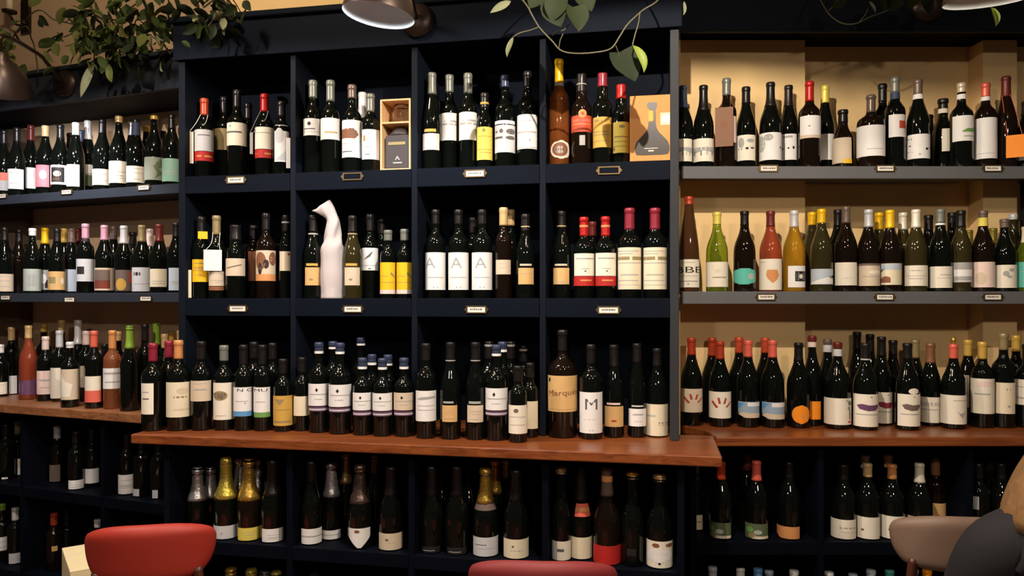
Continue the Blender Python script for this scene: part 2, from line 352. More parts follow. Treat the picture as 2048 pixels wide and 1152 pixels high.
def text_mesh(txt):
    if txt in CURSOR: return CURSOR[txt]
    cu = bpy.data.curves.new('t', 'FONT'); cu.body = txt; cu.resolution_u = 3
    o = bpy.data.objects.new('t', cu); COL.objects.link(o)
    dg = bpy.context.evaluated_depsgraph_get(); me = bpy.data.meshes.new_from_object(o.evaluated_get(dg))
    vs = [tuple(v.co[:2]) for v in me.vertices]; fs = [tuple(p.vertices) for p in me.polygons]
    x0, x1 = min(v[0] for v in vs), max(v[0] for v in vs); y0, y1 = min(v[1] for v in vs), max(v[1] for v in vs)
    CURSOR[txt] = ([((x - x0) / (x1 - x0), (y - y0) / (y1 - y0)) for x, y in vs], fs)
    bpy.data.objects.remove(o); bpy.data.curves.remove(cu); bpy.data.meshes.remove(me)
    return CURSOR[txt]
PRINT = {'ink': (96, 92, 92), 'faint': (176, 170, 164), 'blk': (30, 26, 26), 'gold': (176, 138, 70)}
def pm(c):
    if c in PRINT: return mat('print_' + c, PRINT[c], .65)
    return mat('print_' + c.replace(' ', '_'), PAPER[c], .65)
def axis_of(d):
    bay, z0, b0, step, place = ROWS[d['row']]
    bb = d.get('b'); bb = (cinterp(b0, d['x']) if isinstance(b0, list) else b0) if bb is None else bb
    bb += d['back'] * step + d.get('push', 0)
    t, (X, Y) = bay.at(d['x'], bb); R = RAD[d['sh']][0]
    if 'w' in d: R = d['w'] / 2 * Y / F
    return bb, X, Y, R * d.get('slim', 1)
def deepest(d):
    r = d['row']
    if r[0] == 'L': return .225 if d['x'] < 90 and r in ('L1', 'L2', 'L3') else (.275 if r in ('L4', 'L5') else .298)
    if r[0] == 'C': return .288
    if r in ('R4', 'R5'): return .27
    return .192 if d['x'] < 1615 or d['x'] > 1950 else .288
def clear_dividers(p):
    r = p['row']; key = {'C1': 'C', 'C2': 'C', 'C3': 'C', 'C4': 'D', 'C5': 'D', 'L4': 'M', 'L5': 'M', 'R4': 'S', 'R5': 'S'}.get(r)
    if not key: return
    bay = ROWS[r][0]; front = {'C': .004, 'D': -.2, 'M': -.07, 'S': -.14}[key]
    for it in range(24):
        bb, X, Y, R = axis_of(p)
        if bb + R < front: return
        t = (X - bay.o[0]) * bay.d[0] + (Y - bay.o[1]) * bay.d[1]; hit = 0
        for dt, hw in DIVS[key]:
            if abs(t - dt) < R + hw + .0006: hit = 1 if t > dt else -1
        if not hit: return
        if it % 3 == 2: p['slim'] = p.get('slim', 1) * .985
        else:
            p['x'] += hit * .7
            p['lab'] = [(L[0] + hit * .7, L[1] + hit * .7) + tuple(L[2:]) for L in p['lab']]
            if 'tags' in p: p['tags'] = [(L[0] + hit * .7, L[1] + hit * .7) + tuple(L[2:]) for L in p['tags']]
def settle():
    for p in BOT: clear_dividers(p)
    # stand the bottles clear of one another: the one behind steps back, else both slim a little
    for it in range(80):
        moved = False
        for i, p in enumerate(BOT):
            for q in BOT[i + 1:]:
                if p['row'] != q['row'] or abs(p['x'] - q['x']) > 70: continue
                bp, xp, yp, rp = axis_of(p); bq, xq, yq, rq = axis_of(q)
                g = math.hypot(xp - xq, yp - yq) - rp - rq
                if g >= .0008: continue
                moved = True
                f, k = (p, q) if bp <= bq else (q, p)
                bk, _, _, rk = axis_of(k); bf, _, _, rf = axis_of(f)
                if g > -.007 and min(p.get('slim', 1), q.get('slim', 1)) > .86: p['slim'] = p.get('slim', 1) * .985; q['slim'] = q.get('slim', 1) * .985
                elif bk + rk + .008 < deepest(k): k['push'] = k.get('push', 0) + .008
                elif bf - rf > .006 or (isinstance(ROWS[f['row']][2], list) and bf > -.13): f['push'] = f.get('push', 0) - .006
                elif min(p.get('slim', 1), q.get('slim', 1)) > .74: p['slim'] = p.get('slim', 1) * .98; q['slim'] = q.get('slim', 1) * .98
        for p in BOT: clear_dividers(p)
        if not moved: break
    for p in BOT:
        bb, X, Y, R = axis_of(p)
        if bb + R > deepest(p): p['push'] = p.get('push', 0) - (bb + R - deepest(p))
def make_bottle(d):
    bay, z0, b0, step, place = ROWS[d['row']]
    bb = d.get('b'); bb = (cinterp(b0, d['x']) if isinstance(b0, list) else b0) if bb is None else bb
    bb += d['back'] * step + d.get('push', 0)
    t, (X, Y) = bay.at(d['x'], bb)
    R, Rn = RAD[d['sh']]
    if 'w' in d: R = d['w'] / 2 * Y / F
    R *= d.get('slim', 1)
    if d.get('mag'): Rn *= d['mag']
    dist = math.hypot(X, Y); ztop = E + (HOR - d['yt']) / F * Y
    H = ztop - z0
    if d['row'] in ('L4', 'L5') or d.get('tall'): H = max(H, .262)
    d['H'] = H
    sx = d['x']
    root = empty('sparkling_wine_bottle' if d['sh'] == 'C' else 'wine_bottle', (X, Y, z0 + .0006), math.atan2(X, Y) * -1)
    prof = [(h * H, Rn + (R - Rn) * w) for h, w in PROF[d['sh']]]
    tab = prof
    def rad(z): return cinterp(tab, z)
    seg = 20 if d['back'] else 28
    V, Fc = lathe_vf([(r, z) for z, r in prof], seg)
    mesh_obj('bottle_glass', V, Fc, GLASS[d['g']][1], root, True)
    zs = lambda py: (HOR - py) / F * (Y - R * .9) + E - z0     # height above the base that shows on pixel row py
    zc = lambda py: (HOR - py) / F * Y + E - z0
    # capsule
    c = d['cap'] or ('dun', None)
    cz = zc(c[1]) if c[1] else H * .80
    foil = len(c) > 2
    if c[0] != 'none':
        cz = max(cz, H * (.78 if d['row'] in ('L4', 'L5') else .5))
        zz = [cz + (H - cz) * k / 10 for k in range(10)] + [H * .957, H * .962, H * .985, H]
        zz = sorted(set(z for z in zz if z >= cz))
        pr = []
        for z in zz:
            r = rad(z) + .0008
            if foil:
                f = (z - cz) / (H - cz); r += .0018
                if f > .80: r = Rn * (1.32 if f < .97 else 1.1)
                elif f > .72: r = Rn * 1.05
            pr.append((r, z))
        pr.append((pr[-1][0] * .9, H + .0025))
        V, Fc = lathe_vf(pr, 16 if d['back'] else 20); V2 = V
        if foil:
            rr = random.Random(int(sx)); V2 = [(x * (1 + rr.uniform(-.05, .05)), y * (1 + rr.uniform(-.05, .05)), z) for x, y, z in V]
        co = mesh_obj('foil' if foil else 'capsule', V2, Fc, capmat(c[0], foil), root, True)
        if foil:
            V, Fc = [], []
            lathe_vf([(Rn * 1.36, H - .021), (Rn * 1.42, H - .0195), (Rn * 1.36, H - .018)], 16, V=V, Fc=Fc, close=False)
            mesh_obj('wire_ring', V, Fc, mat('wire', (150, 140, 120), .3, .9), co, True)
    if 'ring' in d:
        for (py0, py1, colr) in d['ring']:
            za, zb = zc(py1), zc(py0)
            V, Fc = lathe_vf([(rad(za) + .0014, za), (rad(zb) + .0014, zb)], 20, close=False); mesh_obj('neck_band', V, Fc, paper(colr), root, True)
    # labels
    Rpx = R * F / Y
    def surf(a, z, off): r = rad(z) + off; return (r * math.sin(a), -r * math.cos(a), z)
    for li, L in enumerate(d['lab']):
        lx0, lx1, ly0, ly1, lc = L[:5]; prints = L[5] if len(L) > 5 else None
        asn = lambda px: math.asin(max(-.96, min(.96, (px - sx) / Rpx)))
        a0, a1 = asn(lx0), asn(lx1)
        if lx1 - lx0 > Rpx * 1.55: a0, a1 = a0 * 1.12, a1 * 1.12
        za, zb = max(.004, zs(ly1)), min(zs(ly0), H * .9)
        n, mrows = 14, (10 if len(L) > 6 else 5)
        shape = L[6] if len(L) > 6 else None
        V, Fc = [], []
        rot = d.get('tilt', 0)
        for j in range(mrows + 1):
            for i in range(n + 1):
                u, v = i / n, j / mrows
                if shape == 'disc':
                    q = math.sqrt(max(0, 1 - (2 * v - 1) ** 2)); q = max(q, .12); uu = .5 + (u - .5) * q
                elif shape == 'shield':
                    q = min(1, .15 + 1.6 * v) ; uu = .5 + (u - .5) * q
                elif shape == 'blob':
                    q = max(.35, (1 - abs(2 * v - 1) ** 3) ** .5); uu = .5 + (u - .5) * q
                elif shape == 'cut':
                    uu = u + (1 - u) * max(0, (.3 - v)) * .9
                else: uu = u
                V.append(surf(a0 + (a1 - a0) * uu, za + (zb - za) * v, .0006))
        if shape in ('disc', 'shield'):
            pass
        for j in range(mrows):
            for i in range(n):
                q = j * (n + 1) + i; Fc.append((q, q + 1, q + n + 2, q + n + 1))
        lo = mesh_obj('label', V, Fc, paper(lc), root, True)
        if prints is None and d['back'] == 0 and lx1 - lx0 > 22:
            rr = random.Random(int(sx * 7 + ly0)); prints = []
            for k in range(rr.choice([2, 3, 3])):
                v = rr.uniform(.12, .86); w = rr.uniform(.16, .36); prints.append(('r', .5 - w, .5 + w, v, v + rr.uniform(.018, .04), 'faint'))
        if prints:
            V, Fc, mi, ms = [], [], [], []
            def pt(u, v): V.append(surf(a0 + (a1 - a0) * u, za + (zb - za) * v, .0011)); return len(V) - 1
            lim = .14
            def tri(A, B, C):
                ds = [abs(A[0] - B[0]), abs(B[0] - C[0]), abs(C[0] - A[0])]; mx = max(ds)
                if mx < lim: Fc.append((pt(*A), pt(*B), pt(*C))); return
                i = ds.index(mx); A, B, C = ((A, B, C), (B, C, A), (C, A, B))[i]; M = ((A[0] + B[0]) / 2, (A[1] + B[1]) / 2)
                tri(A, M, C); tri(M, B, C)
            for P in prints:
                k = P[0]; m = pm(P[-1])
                if m not in ms: ms.append(m)
                ix = ms.index(m); f0 = len(Fc)
                if k == 'r':
                    _, u0, u1, v0, v1, _c = P; nn = max(1, int((u1 - u0) * 10)); mm = max(1, int((v1 - v0) * 4))
                    ids = [[pt(u0 + (u1 - u0) * i / nn, v0 + (v1 - v0) * j / mm) for i in range(nn + 1)] for j in range(mm + 1)]
                    for j in range(mm):
                        for i in range(nn): Fc.append((ids[j][i], ids[j][i + 1], ids[j + 1][i + 1], ids[j + 1][i]))
                elif k == 'e':
                    _, u0, u1, v0, v1, _c = P; c0 = ((u0 + u1) / 2, (v0 + v1) / 2)
                    ring = [((u0 + u1) / 2 + (u1 - u0) / 2 * math.cos(2 * math.pi * i / 16), (v0 + v1) / 2 + (v1 - v0) / 2 * math.sin(2 * math.pi * i / 16)) for i in range(16)]
                    for i in range(16): tri(c0, ring[i], ring[(i + 1) % 16])
                elif k == 'p':
                    Q = P[1]; cq = (sum(u for u, v in Q) / len(Q), sum(v for u, v in Q) / len(Q))
                    for i in range(len(Q)): tri(cq, Q[i], Q[(i + 1) % len(Q)])
                elif k == 't':
                    _, txt, u0, u1, v0, v1, sl, _c = P; tv, tf = text_mesh(txt)
                    q = [(u0 + (u1 - u0) * x, v0 + (v1 - v0) * (y + sl * x)) for x, y in tv]
                    for f in tf:
                        for i in range(1, len(f) - 1): tri(q[f[0]], q[f[i]], q[f[i + 1]])
                mi += [ix] * (len(Fc) - f0)
            mesh_obj('print', V, Fc, ms, lo, False, mi)['kind'] = 'stuff'
    # hanging tags and their strings
    for T in d.get('tags', ()):
        tx0, tx1, ty0, ty1, tcol = T[:5]; off = R + .006
        k = (Y - off) / F; w0, w1 = (tx0 - sx) * k, (tx1 - sx) * k; za, zb = E - z0 + (HOR - ty1) * k, E - z0 + (HOR - ty0) * k
        ax = (w0 + w1) / 2; yoff = -off if abs(ax) < R * .9 else -R * .3
        za = max(za, .002)
        V, Fc = box_vf(w0, w1, yoff - .0006, yoff + .0006, za, zb); tg = mesh_obj('hanging_tag', V, Fc, paper(tcol), root); bevel_mod(tg, .0005, 1)
        if len(T) > 5 and T[5]:
            V, Fc = [], []
            zn = H * .80
            for s in (-1, 1):
                tube_vf(spline([(ax + s * (w1 - w0) * .4, yoff, zb - .002), (s * R * .75 * .6 + ax * .3, -rad(H * .66) * .9 - .003, H * .67), (s * Rn * .9, -Rn * .8, zn)], 5), .0011, 5, V, Fc)
            mesh_obj('string', V, Fc, paper(T[5]), tg, True)
        if len(T) > 6:
            V, Fc = [], []
            cx, cz_ = (w0 + w1) / 2, za + (zb - za) * .55; rr = (w1 - w0) * .2
            V = [(cx, yoff - .0008, cz_)] + [(cx + rr * math.cos(i * math.pi / 8), yoff - .0008, cz_ + rr * math.sin(i * math.pi / 8)) for i in range(16)]
            Fc = [(0, 1 + i, 1 + (i + 1) % 16) for i in range(16)]
            mesh_obj('emblem', V, Fc, pm(T[6]), tg)
    d['root'] = root
    return root
# ---- left bay, upper shelf
b('L1', 8, 262, 'U', lab=[(-8, 16, 345, 381, 'coral', [('r', 0, 1, 0, .55, 'grey')])])
b('L1', 34, 257, 'U', lab=[(18, 44, 338, 378, 'white')])
b('L1', 62, 252, 'U', cap=('maroon', 282), lab=[(46, 74, 335, 377, 'white', [('r', .7, 1, .1, .9, 'blush')])], back=.55)
b('L1', 91, 253, 'U', cap=('cork', 274), lab=[(75, 97, 330, 374, 'pink', [('e', .35, .85, .35, .75, 'blush')])])
b('L1', 121, 251, 'U', lab=[(104, 131, 330, 369, 'white', [('r', .17, .85, .12, .88, 'dark'), ('e', .3, .7, .4, .7, 'beige'), ('r', .25, .6, .2, .35, 'brown')])])
b('L1', 152, 247, 'U', cap=('white', 271), lab=[(135, 158, 329, 373, 'ivory')])
b('L1', 176, 243, 'U', cap=('silver', 280), lab=[(160, 184, 329, 372, 'white', [('r', 0, 1, 0, .5, 'moss'), ('p', [(0, .5), (1, .62), (1, .5)], 'sage')])], back=.45)
b('L1', 205, 240, 'U', lab=[(186, 219, 338, 370, 'ivory')])
b('L1', 238, 234, 'U', cap=('cork', 246), lab=[(219, 255, 322, 366, 'ivory')])
b('L1', 272, 240, 'U', lab=[(256, 288, 332, 365, 'ivory')], ring=[(246, 272, 'slate')])
b('L1', 309, 233, 'U', cap=('gold', 240), lab=[(291, 327, 314, 360, 'grey green', [('p', [(.5, .05), (.8, .3), (.6, .5), (.9, .7), (.7, .95), (.45, .6), (.6, .3)], 'moss')])])
b('L1', 344, 231, 'U', lab=[(327, 358, 317, 363, 'mint')])
b('L1', 141, 268, 'U', back=1); b('L1', 163, 262, 'U', cap=('slate', 285), back=1.3); b('L1', 263, 247, 'U', cap=('silver', 272), back=1)
b('L1', 293, 254, 'U', cap=('gold', 265), back=1); b('L1', 325, 264, 'U', back=1)
# ---- left bay, middle shelf
b('L2', 9, 456, 'U', lab=[(-8, 23, 548, 583, 'beige')])
b('L2', 38, 460, 'U', g='br', back=.4)
b('L2', 65, 458, 'U', cap=('white', 472), lab=[(49, 79, 538, 582, 'sage', [('r', .3, .7, .2, .75, 'grey')])])
b('L2', 90, 457, 'U', cap=('yellow', 488), lab=[(79, 101, 540, 580, 'grey', [('e', .2, .6, .3, .8, 'white'), ('r', .5, .9, .1, .5, 'dark')])], back=.9)
b('L2', 114, 459, 'U', lab=[(99, 127, 543, 580, 'tan', [('r', .15, .5, .35, .7, 'khaki'), ('e', .72, .9, .3, .65, 'cream')])])
b('L2', 143, 458, 'U', cap=('taupe', 486), lab=[(128, 159, 539, 583, 'pale blue')], back=.5)
b('L2', 171, 449, 'B', cap=('mauve', 478), lab=[(155, 188, 518, 563, 'pale grey', [('r', .12, .45, .32, .66, 'dark')])], b=.045, ring=[(478, 484, 'dark')])
b('L2', 209, 452, 'U', cap=('mauve', 481), lab=[(189, 229, 536, 581, 'beige', [('r', .06, .7, .08, .92, 'taupe'), ('r', .06, .7, .08, .45, 'brick')])])
b('L2', 248, 453, 'U', cap=('silver', 488), lab=[(234, 267, 540, 582, 'taupe', [('e', .05, .5, .02, .6, 'mustard'), ('r', .62, 1, .4, .9, 'brick')])])
b('L2', 284, 452, 'U', cap=('khaki', 484), lab=[(267, 302, 535, 583, 'pale grey', [('r', .16, .42, .66, .8, 'dark'), ('r', .2, .8, .3, .33, 'faint')])])
b('L2', 319, 450, 'U', cap=('maroon', 484), lab=[(303, 333, 538, 574, 'cream')])
b('L2', 353, 447, 'U', lab=[(339, 364, 536, 581, 'pale blue')])
b('L2', 128, 458, 'U', cap=('gold', 486), back=1.2); b('L2', 156, 459, 'U', cap=('maroon', 486), back=1.4); b('L2', 227, 454, 'U', cap=('taupe', 480), back=1.1)
b('L2', 300, 459, 'U', cap=('blush', 494), back=1.1); b('L2', 266, 466, 'U', back=1.3)
# ---- left worktop
b('L3', 1, 690, 'B', cap=('white', 706), lab=[(-14, 11, 765, 789, 'ivory')])
b('L3', 23, 655, 'B', cap=('cork', 681), lab=[(11, 32, 752, 788, 'white')], back=1)
b('L3', 57, 652, 'U', g='rs', cap=('cork', 677), lab=[(39, 77, 761, 790, 'purple', [('r', .1, .3, .2, .8, 'grey')])])
b('L3', 91, 674, 'B', cap=('blush', 700), lab=[(77, 104, 742, 789, 'blush')])
b('L3', 119, 662, 'B', cap=('pale grey', 695), lab=[(99, 126, 736, 797, 'ivory')], b=.07, back=.1)
b('L3', 140, 685, 'B', cap=('white', 696), lab=[(125, 155, 739, 800, 'beige', [('p', [(.05, .1), (.5, .1), (.6, .5), (.3, .6), (.05, .9)], 'ivory')])], b=-.045)
b('L3', 156, 641, 'B', cap=('white', 688), back=1.6)
b('L3', 172, 663, 'B', cap=('blush', 690), lab=[(162, 181, 732, 775, 'beige')], back=1.2)
b('L3', 188, 663, 'B', cap=('coral', 695), lab=[(173, 199, 753, 805, 'ivory', [('r', 0, 1, 0, .45, 'coral')])], b=-.03)
b('L3', 225, 662, 'B', g='rp', cap=('peach', 698), lab=[(208, 242, 737, 778, 'white', [('r', .1, .9, .7, .8, 'faint'), ('r', .2, .8, .3, .36, 'faint')])])
b('L3', 260, 653, 'U', cap=('lime', 697), ring=[(653, 661, 'dark')], w=37)
b('L3', 88, 649, 'B', cap=('gold', 664), back=1.5); b('L3', 123, 641, 'B', cap=('cork', 664), back=1.5); b('L3', 210, 690, 'B', back=1.2)
b('L3', 236, 664, 'B', cap=('cork', 682), back=1.2)
b('L3', 290, 650, 'B', back=.9); b('L3', 313, 646, 'B', cap=('lime', 690), back=1.6); b('L3', 330, 669, 'B', cap=('cork', 696), back=1); b('L3', 343, 664, 'B', cap=('gold', 690), back=1.9); b('L3', 361, 662, 'B', cap=('cork', 690), back=1.2)
# ---- under the left worktop
b('L4', 12, 856, 'B', lab=[(5, 15, 955, 972, 'white')]); b('L4', 36, 858, 'B', cap=('khaki', 885), lab=[(28, 46, 918, 968, 'beige', [('r', 0, 1, 0, .4, 'white')])], back=.9)
b('L4', 72, 884, 'B', cap=('pale grey', 899), lab=[(61, 83, 932, 976, 'pale grey', [('e', .2, .55, .2, .45, 'dark')])], back=.2)
b('L4', 113, 875, 'B', cap=('silver', 900), lab=[(100, 118, 930, 973, 'taupe')], back=.6)
b('L4', 121, 864, 'B', cap=('maroon', 885), back=1.9); b('L4', 139, 866, 'B', cap=('blush', 878), back=1.8)
b('L4', 152, 912, 'B', lab=[(140, 165, 961, 990, 'white')], b=.0); b('L4', 184, 876, 'B', lab=[(171, 195, 938, 967, 'white')], back=.5)
b('L4', 246, 888, 'B', lab=[(230, 261, 950, 992, 'white')]); b('L4', 284, 906, 'B', lab=[(268, 279, 978, 1005, 'pale grey')]); b('L4', 318, 907, 'B', lab=[(306, 316, 980, 1006, 'pale grey')])
b('L5', 4, 1008, 'B', cap=('lime', 1020), lab=[(-10, 16, 1075, 1102, 'pale grey')]); b('L5', 31, 1016, 'B', cap=('white', 1054), lab=[(21, 44, 1107, 1142, 'pale grey')], w=32)
b('L5', 56, 1020, 'B', lab=[(54, 66, 1113, 1136, 'lemon')], back=.7, ring=[(1062, 1076, 'lemon')]); b('L5', 108, 1031, 'B', g='br', cap=('rust', 1050), lab=[(104, 114, 1093, 1103, 'tan')]); b('L5', 134, 1040, 'B', back=.6)
b('L5', 196, 1046, 'B', cap=('white', 1054))
# ---- centre, top row
RB_ = [(303, 322)]
b('C1', 403, 199, cap=('rust', 232), lab=[(385, 422, 259, 302, 'pale grey', [('r', .25, .7, .72, .76, 'ink')]), (385, 422, 303, 322, 'red', [('r', .2, .4, .4, .6, 'peach'), ('r', .5, .8, .4, .6, 'peach')])], tags=[(374, 383, 262, 326, 'ivory', 'white')])
b('C1', 448, 195, lab=[(429, 456, 257, 300, 'khaki')], back=1)
b('C1', 474, 182, lab=[(453, 493, 245, 291, 'ivory', [('r', .05, .66, .55, .62, 'ink'), ('e', .2, .3, .8, .88, 'grey')])])
b('C1', 496, 208, back=1.4)
b('C1', 529, 190, cap=('red', 225), lab=[(510, 548, 254, 298, 'ivory', [('r', .1, .7, .72, .76, 'faint')]), (510, 549, 299, 316, 'red', [('r', .1, .25, .4, .62, 'peach'), ('r', .5, .75, .4, .62, 'peach')])], tags=[(501, 507, 263, 307, 'grey', 'grey')])
b('C1', 563, 205, lab=[(550, 577, 250, 324, 'white', [('e', .05, .6, .5, .92, 'pale grey'), ('p', [(.1, .05), (.95, .05), (.95, .4)], 'pale grey')])], tags=[(572, 580, 275, 336, 'white')])
b('C1', 620, 163, cap=('pewter', 197), lab=[(602, 637, 237, 271, 'white', [('e', .3, .44, .58, .8, 'dark'), ('r', .1, .6, .36, .42, 'ink'), ('r', .1, .9, .2, .22, 'faint')])])
b('C1', 661, 163, cap=('pewter', 204), lab=[(641, 681, 236, 279, 'white', [('r', .3, .75, .3, .36, 'gold'), ('r', .35, .6, .24, .27, 'faint')])])
b('C1', 704, 172, cap=('taupe', 198), lab=[(684, 724, 240, 315, 'white', [('p', [(.02, .76), (.55, .78), (.75, .62), (.6, .5), (.02, .52)], 'brown'), ('e', .35, .7, .55, .75, 'taupe'), ('r', .1, .5, .14, .17, 'ink'), ('r', .1, .4, .36, .38, 'faint')])])
b('C1', 725, 187, cap=('white', 240), back=1)
b('C1', 741, 190, cap=('pewter', 225), lab=[(726, 757, 259, 319, 'white', [('r', .1, .22, .6, .8, 'gold'), ('r', .15, .45, .4, .42, 'gold'), ('r', .2, .45, .15, .18, 'ink')])])
b('C1', 857, 148, 'U', cap=('pewter', 190), lab=[(840, 870, 267, 300, 'blush'), (842, 865, 258, 264, 'gold', [])], b=.06)
b('C1', 899, 152, cap=('pewter', 186), lab=[(883, 916, 226, 281, 'white', [('r', .28, .45, .66, .72, 'faint'), ('r', .5, .85, .66, .73, 'grey'), ('r', .15, .4, .55, .62, 'grey'), ('r', .45, .65, .55, .62, 'faint'), ('r', .7, .92, .55, .62, 'grey')])], w=37)
b('C1', 936, 149, cap=('pewter', 188), lab=[(919, 953, 224, 280, 'white', [('r', .28, .45, .66, .72, 'faint'), ('r', .5, .85, .66, .73, 'grey'), ('r', .15, .4, .55, .62, 'grey'), ('r', .45, .65, .55, .62, 'faint'), ('r', .7, .92, .55, .62, 'grey')])], w=37)
b('C1', 969, 188, lab=[(955, 986, 254, 320, 'lemon', [('e', .35, .5, .84, .95, 'khaki'), ('r', .15, .85, .7, .73, 'mustard'), ('r', .1, .9, .3, .33, 'mustard'), ('r', .2, .8, .2, .24, 'mustard')])], w=33, ring=[(206, 210, 'gold')])
b('C1', 1010, 153, cap=('slate', 176), lab=[(991, 1030, 250, 305, 'pale grey', [('r', .08, .2, .72, .8, 'ink'), ('e', .28, .42, .7, .86, 'ink'), ('e', .52, .9, .66, .86, 'ink'), ('r', .05, .4, .5, .58, 'ink'), ('e', .5, .9, .46, .6, 'ink')]), (991, 1028, 241, 248, 'white', [])])
b('C1', 1055, 145, cap=('dun', 176), lab=[(1034, 1075, 229, 298, 'white', [('r', .1, .85, .47, .51, 'faint'), ('r', .3, .7, .8, .83, 'faint'), ('e', .55, .6, .23, .27, 'ink'), ('r', 0, 1, .03, .05, 'faint')])])
b('C1', 875, 205, back=1.2, lab=[(868, 882, 235, 282, 'grey')])
b('C1', 1111, 121, 'B', g='am', cap=('yellow', 167), lab=[(1096, 1132, 281, 318, 'ivory', [('e', .1, .8, .12, .9, 'brown'), ('e', .2, .65, .3, .7, 'grey')], 'disc')], w=43, ring=[(168, 174, 'grey')])
b('C1', 1163, 150, 'P', g='br', lab=[(1142, 1182, 231, 264, 'brick', [('r', .1, .9, .45, .5, 'peach'), ('r', .15, .45, .6, .78, 'coral'), ('r', .52, .85, .6, .78, 'coral')]), (1157, 1173, 219, 236, 'peach', [('e', .3, .7, .3, .7, 'brick')], 'disc'), (1159, 1170, 271, 291, 'grey', [])], ring=[(169, 171, 'grey')])
b('C1', 1205, 149, 'P', cap=('burgundy', 175), lab=[(1187, 1221, 234, 295, 'mustard', [('r', .2, .4, .84, .92, 'khaki'), ('r', .5, .7, .84, .92, 'khaki'), ('r', .1, .9, .5, .53, 'khaki'), ('r', .1, .9, .4, .43, 'khaki'), ('r', .15, .85, .2, .22, 'khaki')])])
b('C1', 1242, 172, 'P', cap=('red', 199), lab=[(1227, 1257, 244, 306, 'lemon', [('e', .4, .7, .8, .9, 'khaki'), ('r', .15, .85, .5, .54, 'khaki'), ('r', .15, .85, .36, .38, 'khaki'), ('r', .1, .9, .2, .22, 'khaki'), ('e', .05, .2, .08, .18, 'khaki')])], w=36)
# ---- centre, middle row
b('C2', 396, 435, lab=[(376, 415, 519, 564, 'yellow', [('r', .2, .6, .8, .84, 'khaki'), ('r', .2, .8, .56, .68, 'mustard'), ('r', 0, 1, .49, .505, 'khaki'), ('r', .2, .6, .28, .32, 'mustard')])], tags=[(372, 378, 540, 596, 'cream'), (390, 408, 463, 478, 'yellow')], w=35, b=.055)
b('C2', 433, 433, cap=('khaki', 470), lab=[(420, 449, 543, 572, 'beige'), (420, 449, 573, 581, 'brown', [])], tags=[(409, 443, 500, 542, 'white', 'white')], w=32, b=.055)
b('C2', 471, 452, 'P', lab=[(454, 488, 517, 552, 'beige', [('p', [(.1, .4), (.75, .62), (.75, .68), (.1, .46)], 'taupe')])], mag=1.25, ring=[])
b('C2', 532, 428, 'B', g='br', lab=[(512, 552, 501, 562, 'beige', [('e', .08, .5, .35, .95, 'brown'), ('e', .6, .9, .5, .95, 'brown'), ('e', .2, .36, .2, .6, 'dark'), ('r', .05, .95, 0, .22, 'peach'), ('e', .4, .6, .4, .7, 'dark')])])
b('C2', 507, 452, 'B', g='br', lab=[(497, 512, 503, 562, 'brown')], back=1)
b('C2', 572, 432, lab=[(561, 584, 503, 542, 'beige', [('e', .55, .72, .8, .92, 'brown')])], w=27, ring=[(444, 447, 'grey')])
b('C2', 617, 432, 'U', lab=[(602, 631, 535, 571, 'tan', [('e', .28, .52, .26, .38, 'khaki')]), (604, 626, 527, 532, 'gold', [])], ring=[(467, 470, 'grey')])
b('C2', 705, 433, 'U', g='ol', lab=[(690, 719, 535, 571, 'beige', [('e', .3, .52, .26, .38, 'khaki')]), (692, 714, 527, 532, 'gold', [])], ring=[(467, 470, 'khaki')])
b('C2', 740, 430, lab=[(721, 756, 496, 541, 'white', [('p', [(.2, .45), (.55, .8), (.62, .84), (.5, .6)], 'ink'), ('r', .2, .8, .2, .23, 'faint'), ('e', .42, .55, .05, .1, 'ink')])], back=.1)
b('C2', 776, 462, cap=('pewter', 482), lab=[(761, 792, 525, 588, 'yellow', [('r', 0, 1, 0, .13, 'blush'), ('p', [(.62, .7), (.85, .55), (.8, .52), (.6, .62)], 'khaki'), ('r', .1, .5, .55, .58, 'mustard'), ('r', .15, .8, .35, .38, 'mustard')])], w=31)
b('C2', 809, 460, cap=('pewter', 482), lab=[(794, 824, 525, 588, 'yellow', [('r', 0, 1, 0, .13, 'blush'), ('p', [(.62, .7), (.85, .55), (.8, .52), (.6, .62)], 'khaki'), ('r', .1, .5, .55, .58, 'mustard'), ('r', .15, .8, .35, .38, 'mustard')])], w=31)
b('C2', 763, 438, back=1.1)
for x, a, e in ((871, .08, .5), (917, .22, .62), (964, .25, .65)):
    b('C2', x, 421, cap=('dun', 450), lab=[(x - 20.5, x + 21, 505, 580, 'white', [('t', 'A', a, e, .58, .86, 0, 'grey'), ('r', .2, .8, .32, .34, 'faint'), ('r', .42, .58, .06, .08, 'ink')])])
b('C2', 946, 436, back=1.1)
b('C2', 1007, 417, g='br', cap=('cork', 452), lab=[(993, 1020, 520, 549, 'beige')], w=33)
b('C2', 1021, 421, cap=('cork', 452), back=1.2)
b('C2', 1051, 430, 'U', lab=[(1037, 1067, 536, 569, 'tan'), (1040, 1063, 528, 532, 'beige', [])], ring=[(453, 455, 'cork')], w=40)
b('C2', 1123, 424, 'U', lab=[(1107, 1138, 536, 569, 'tan'), (1110, 1134, 528, 532, 'beige', [])], ring=[(452, 454, 'cork')], w=40)
for x, y in ((1168, 436), (1211, 435)):
    b('C2', x, y, cap=('red', 473), lab=[(x - 18, x + 20, y + 71, 552, 'ivory', [('r', .15, .85, .74, .8, 'grey'), ('r', .35, .65, .3, .33, 'faint'), ('e', .46, .54, .18, .24, 'ink')]), (x - 19, x + 20, 553, 572, 'red', [('r', .35, .75, .5, .66, 'peach')])], ring=[(451, 455, 'peach')])
b('C2', 1184, 445, cap=('maroon', 473), back=1)
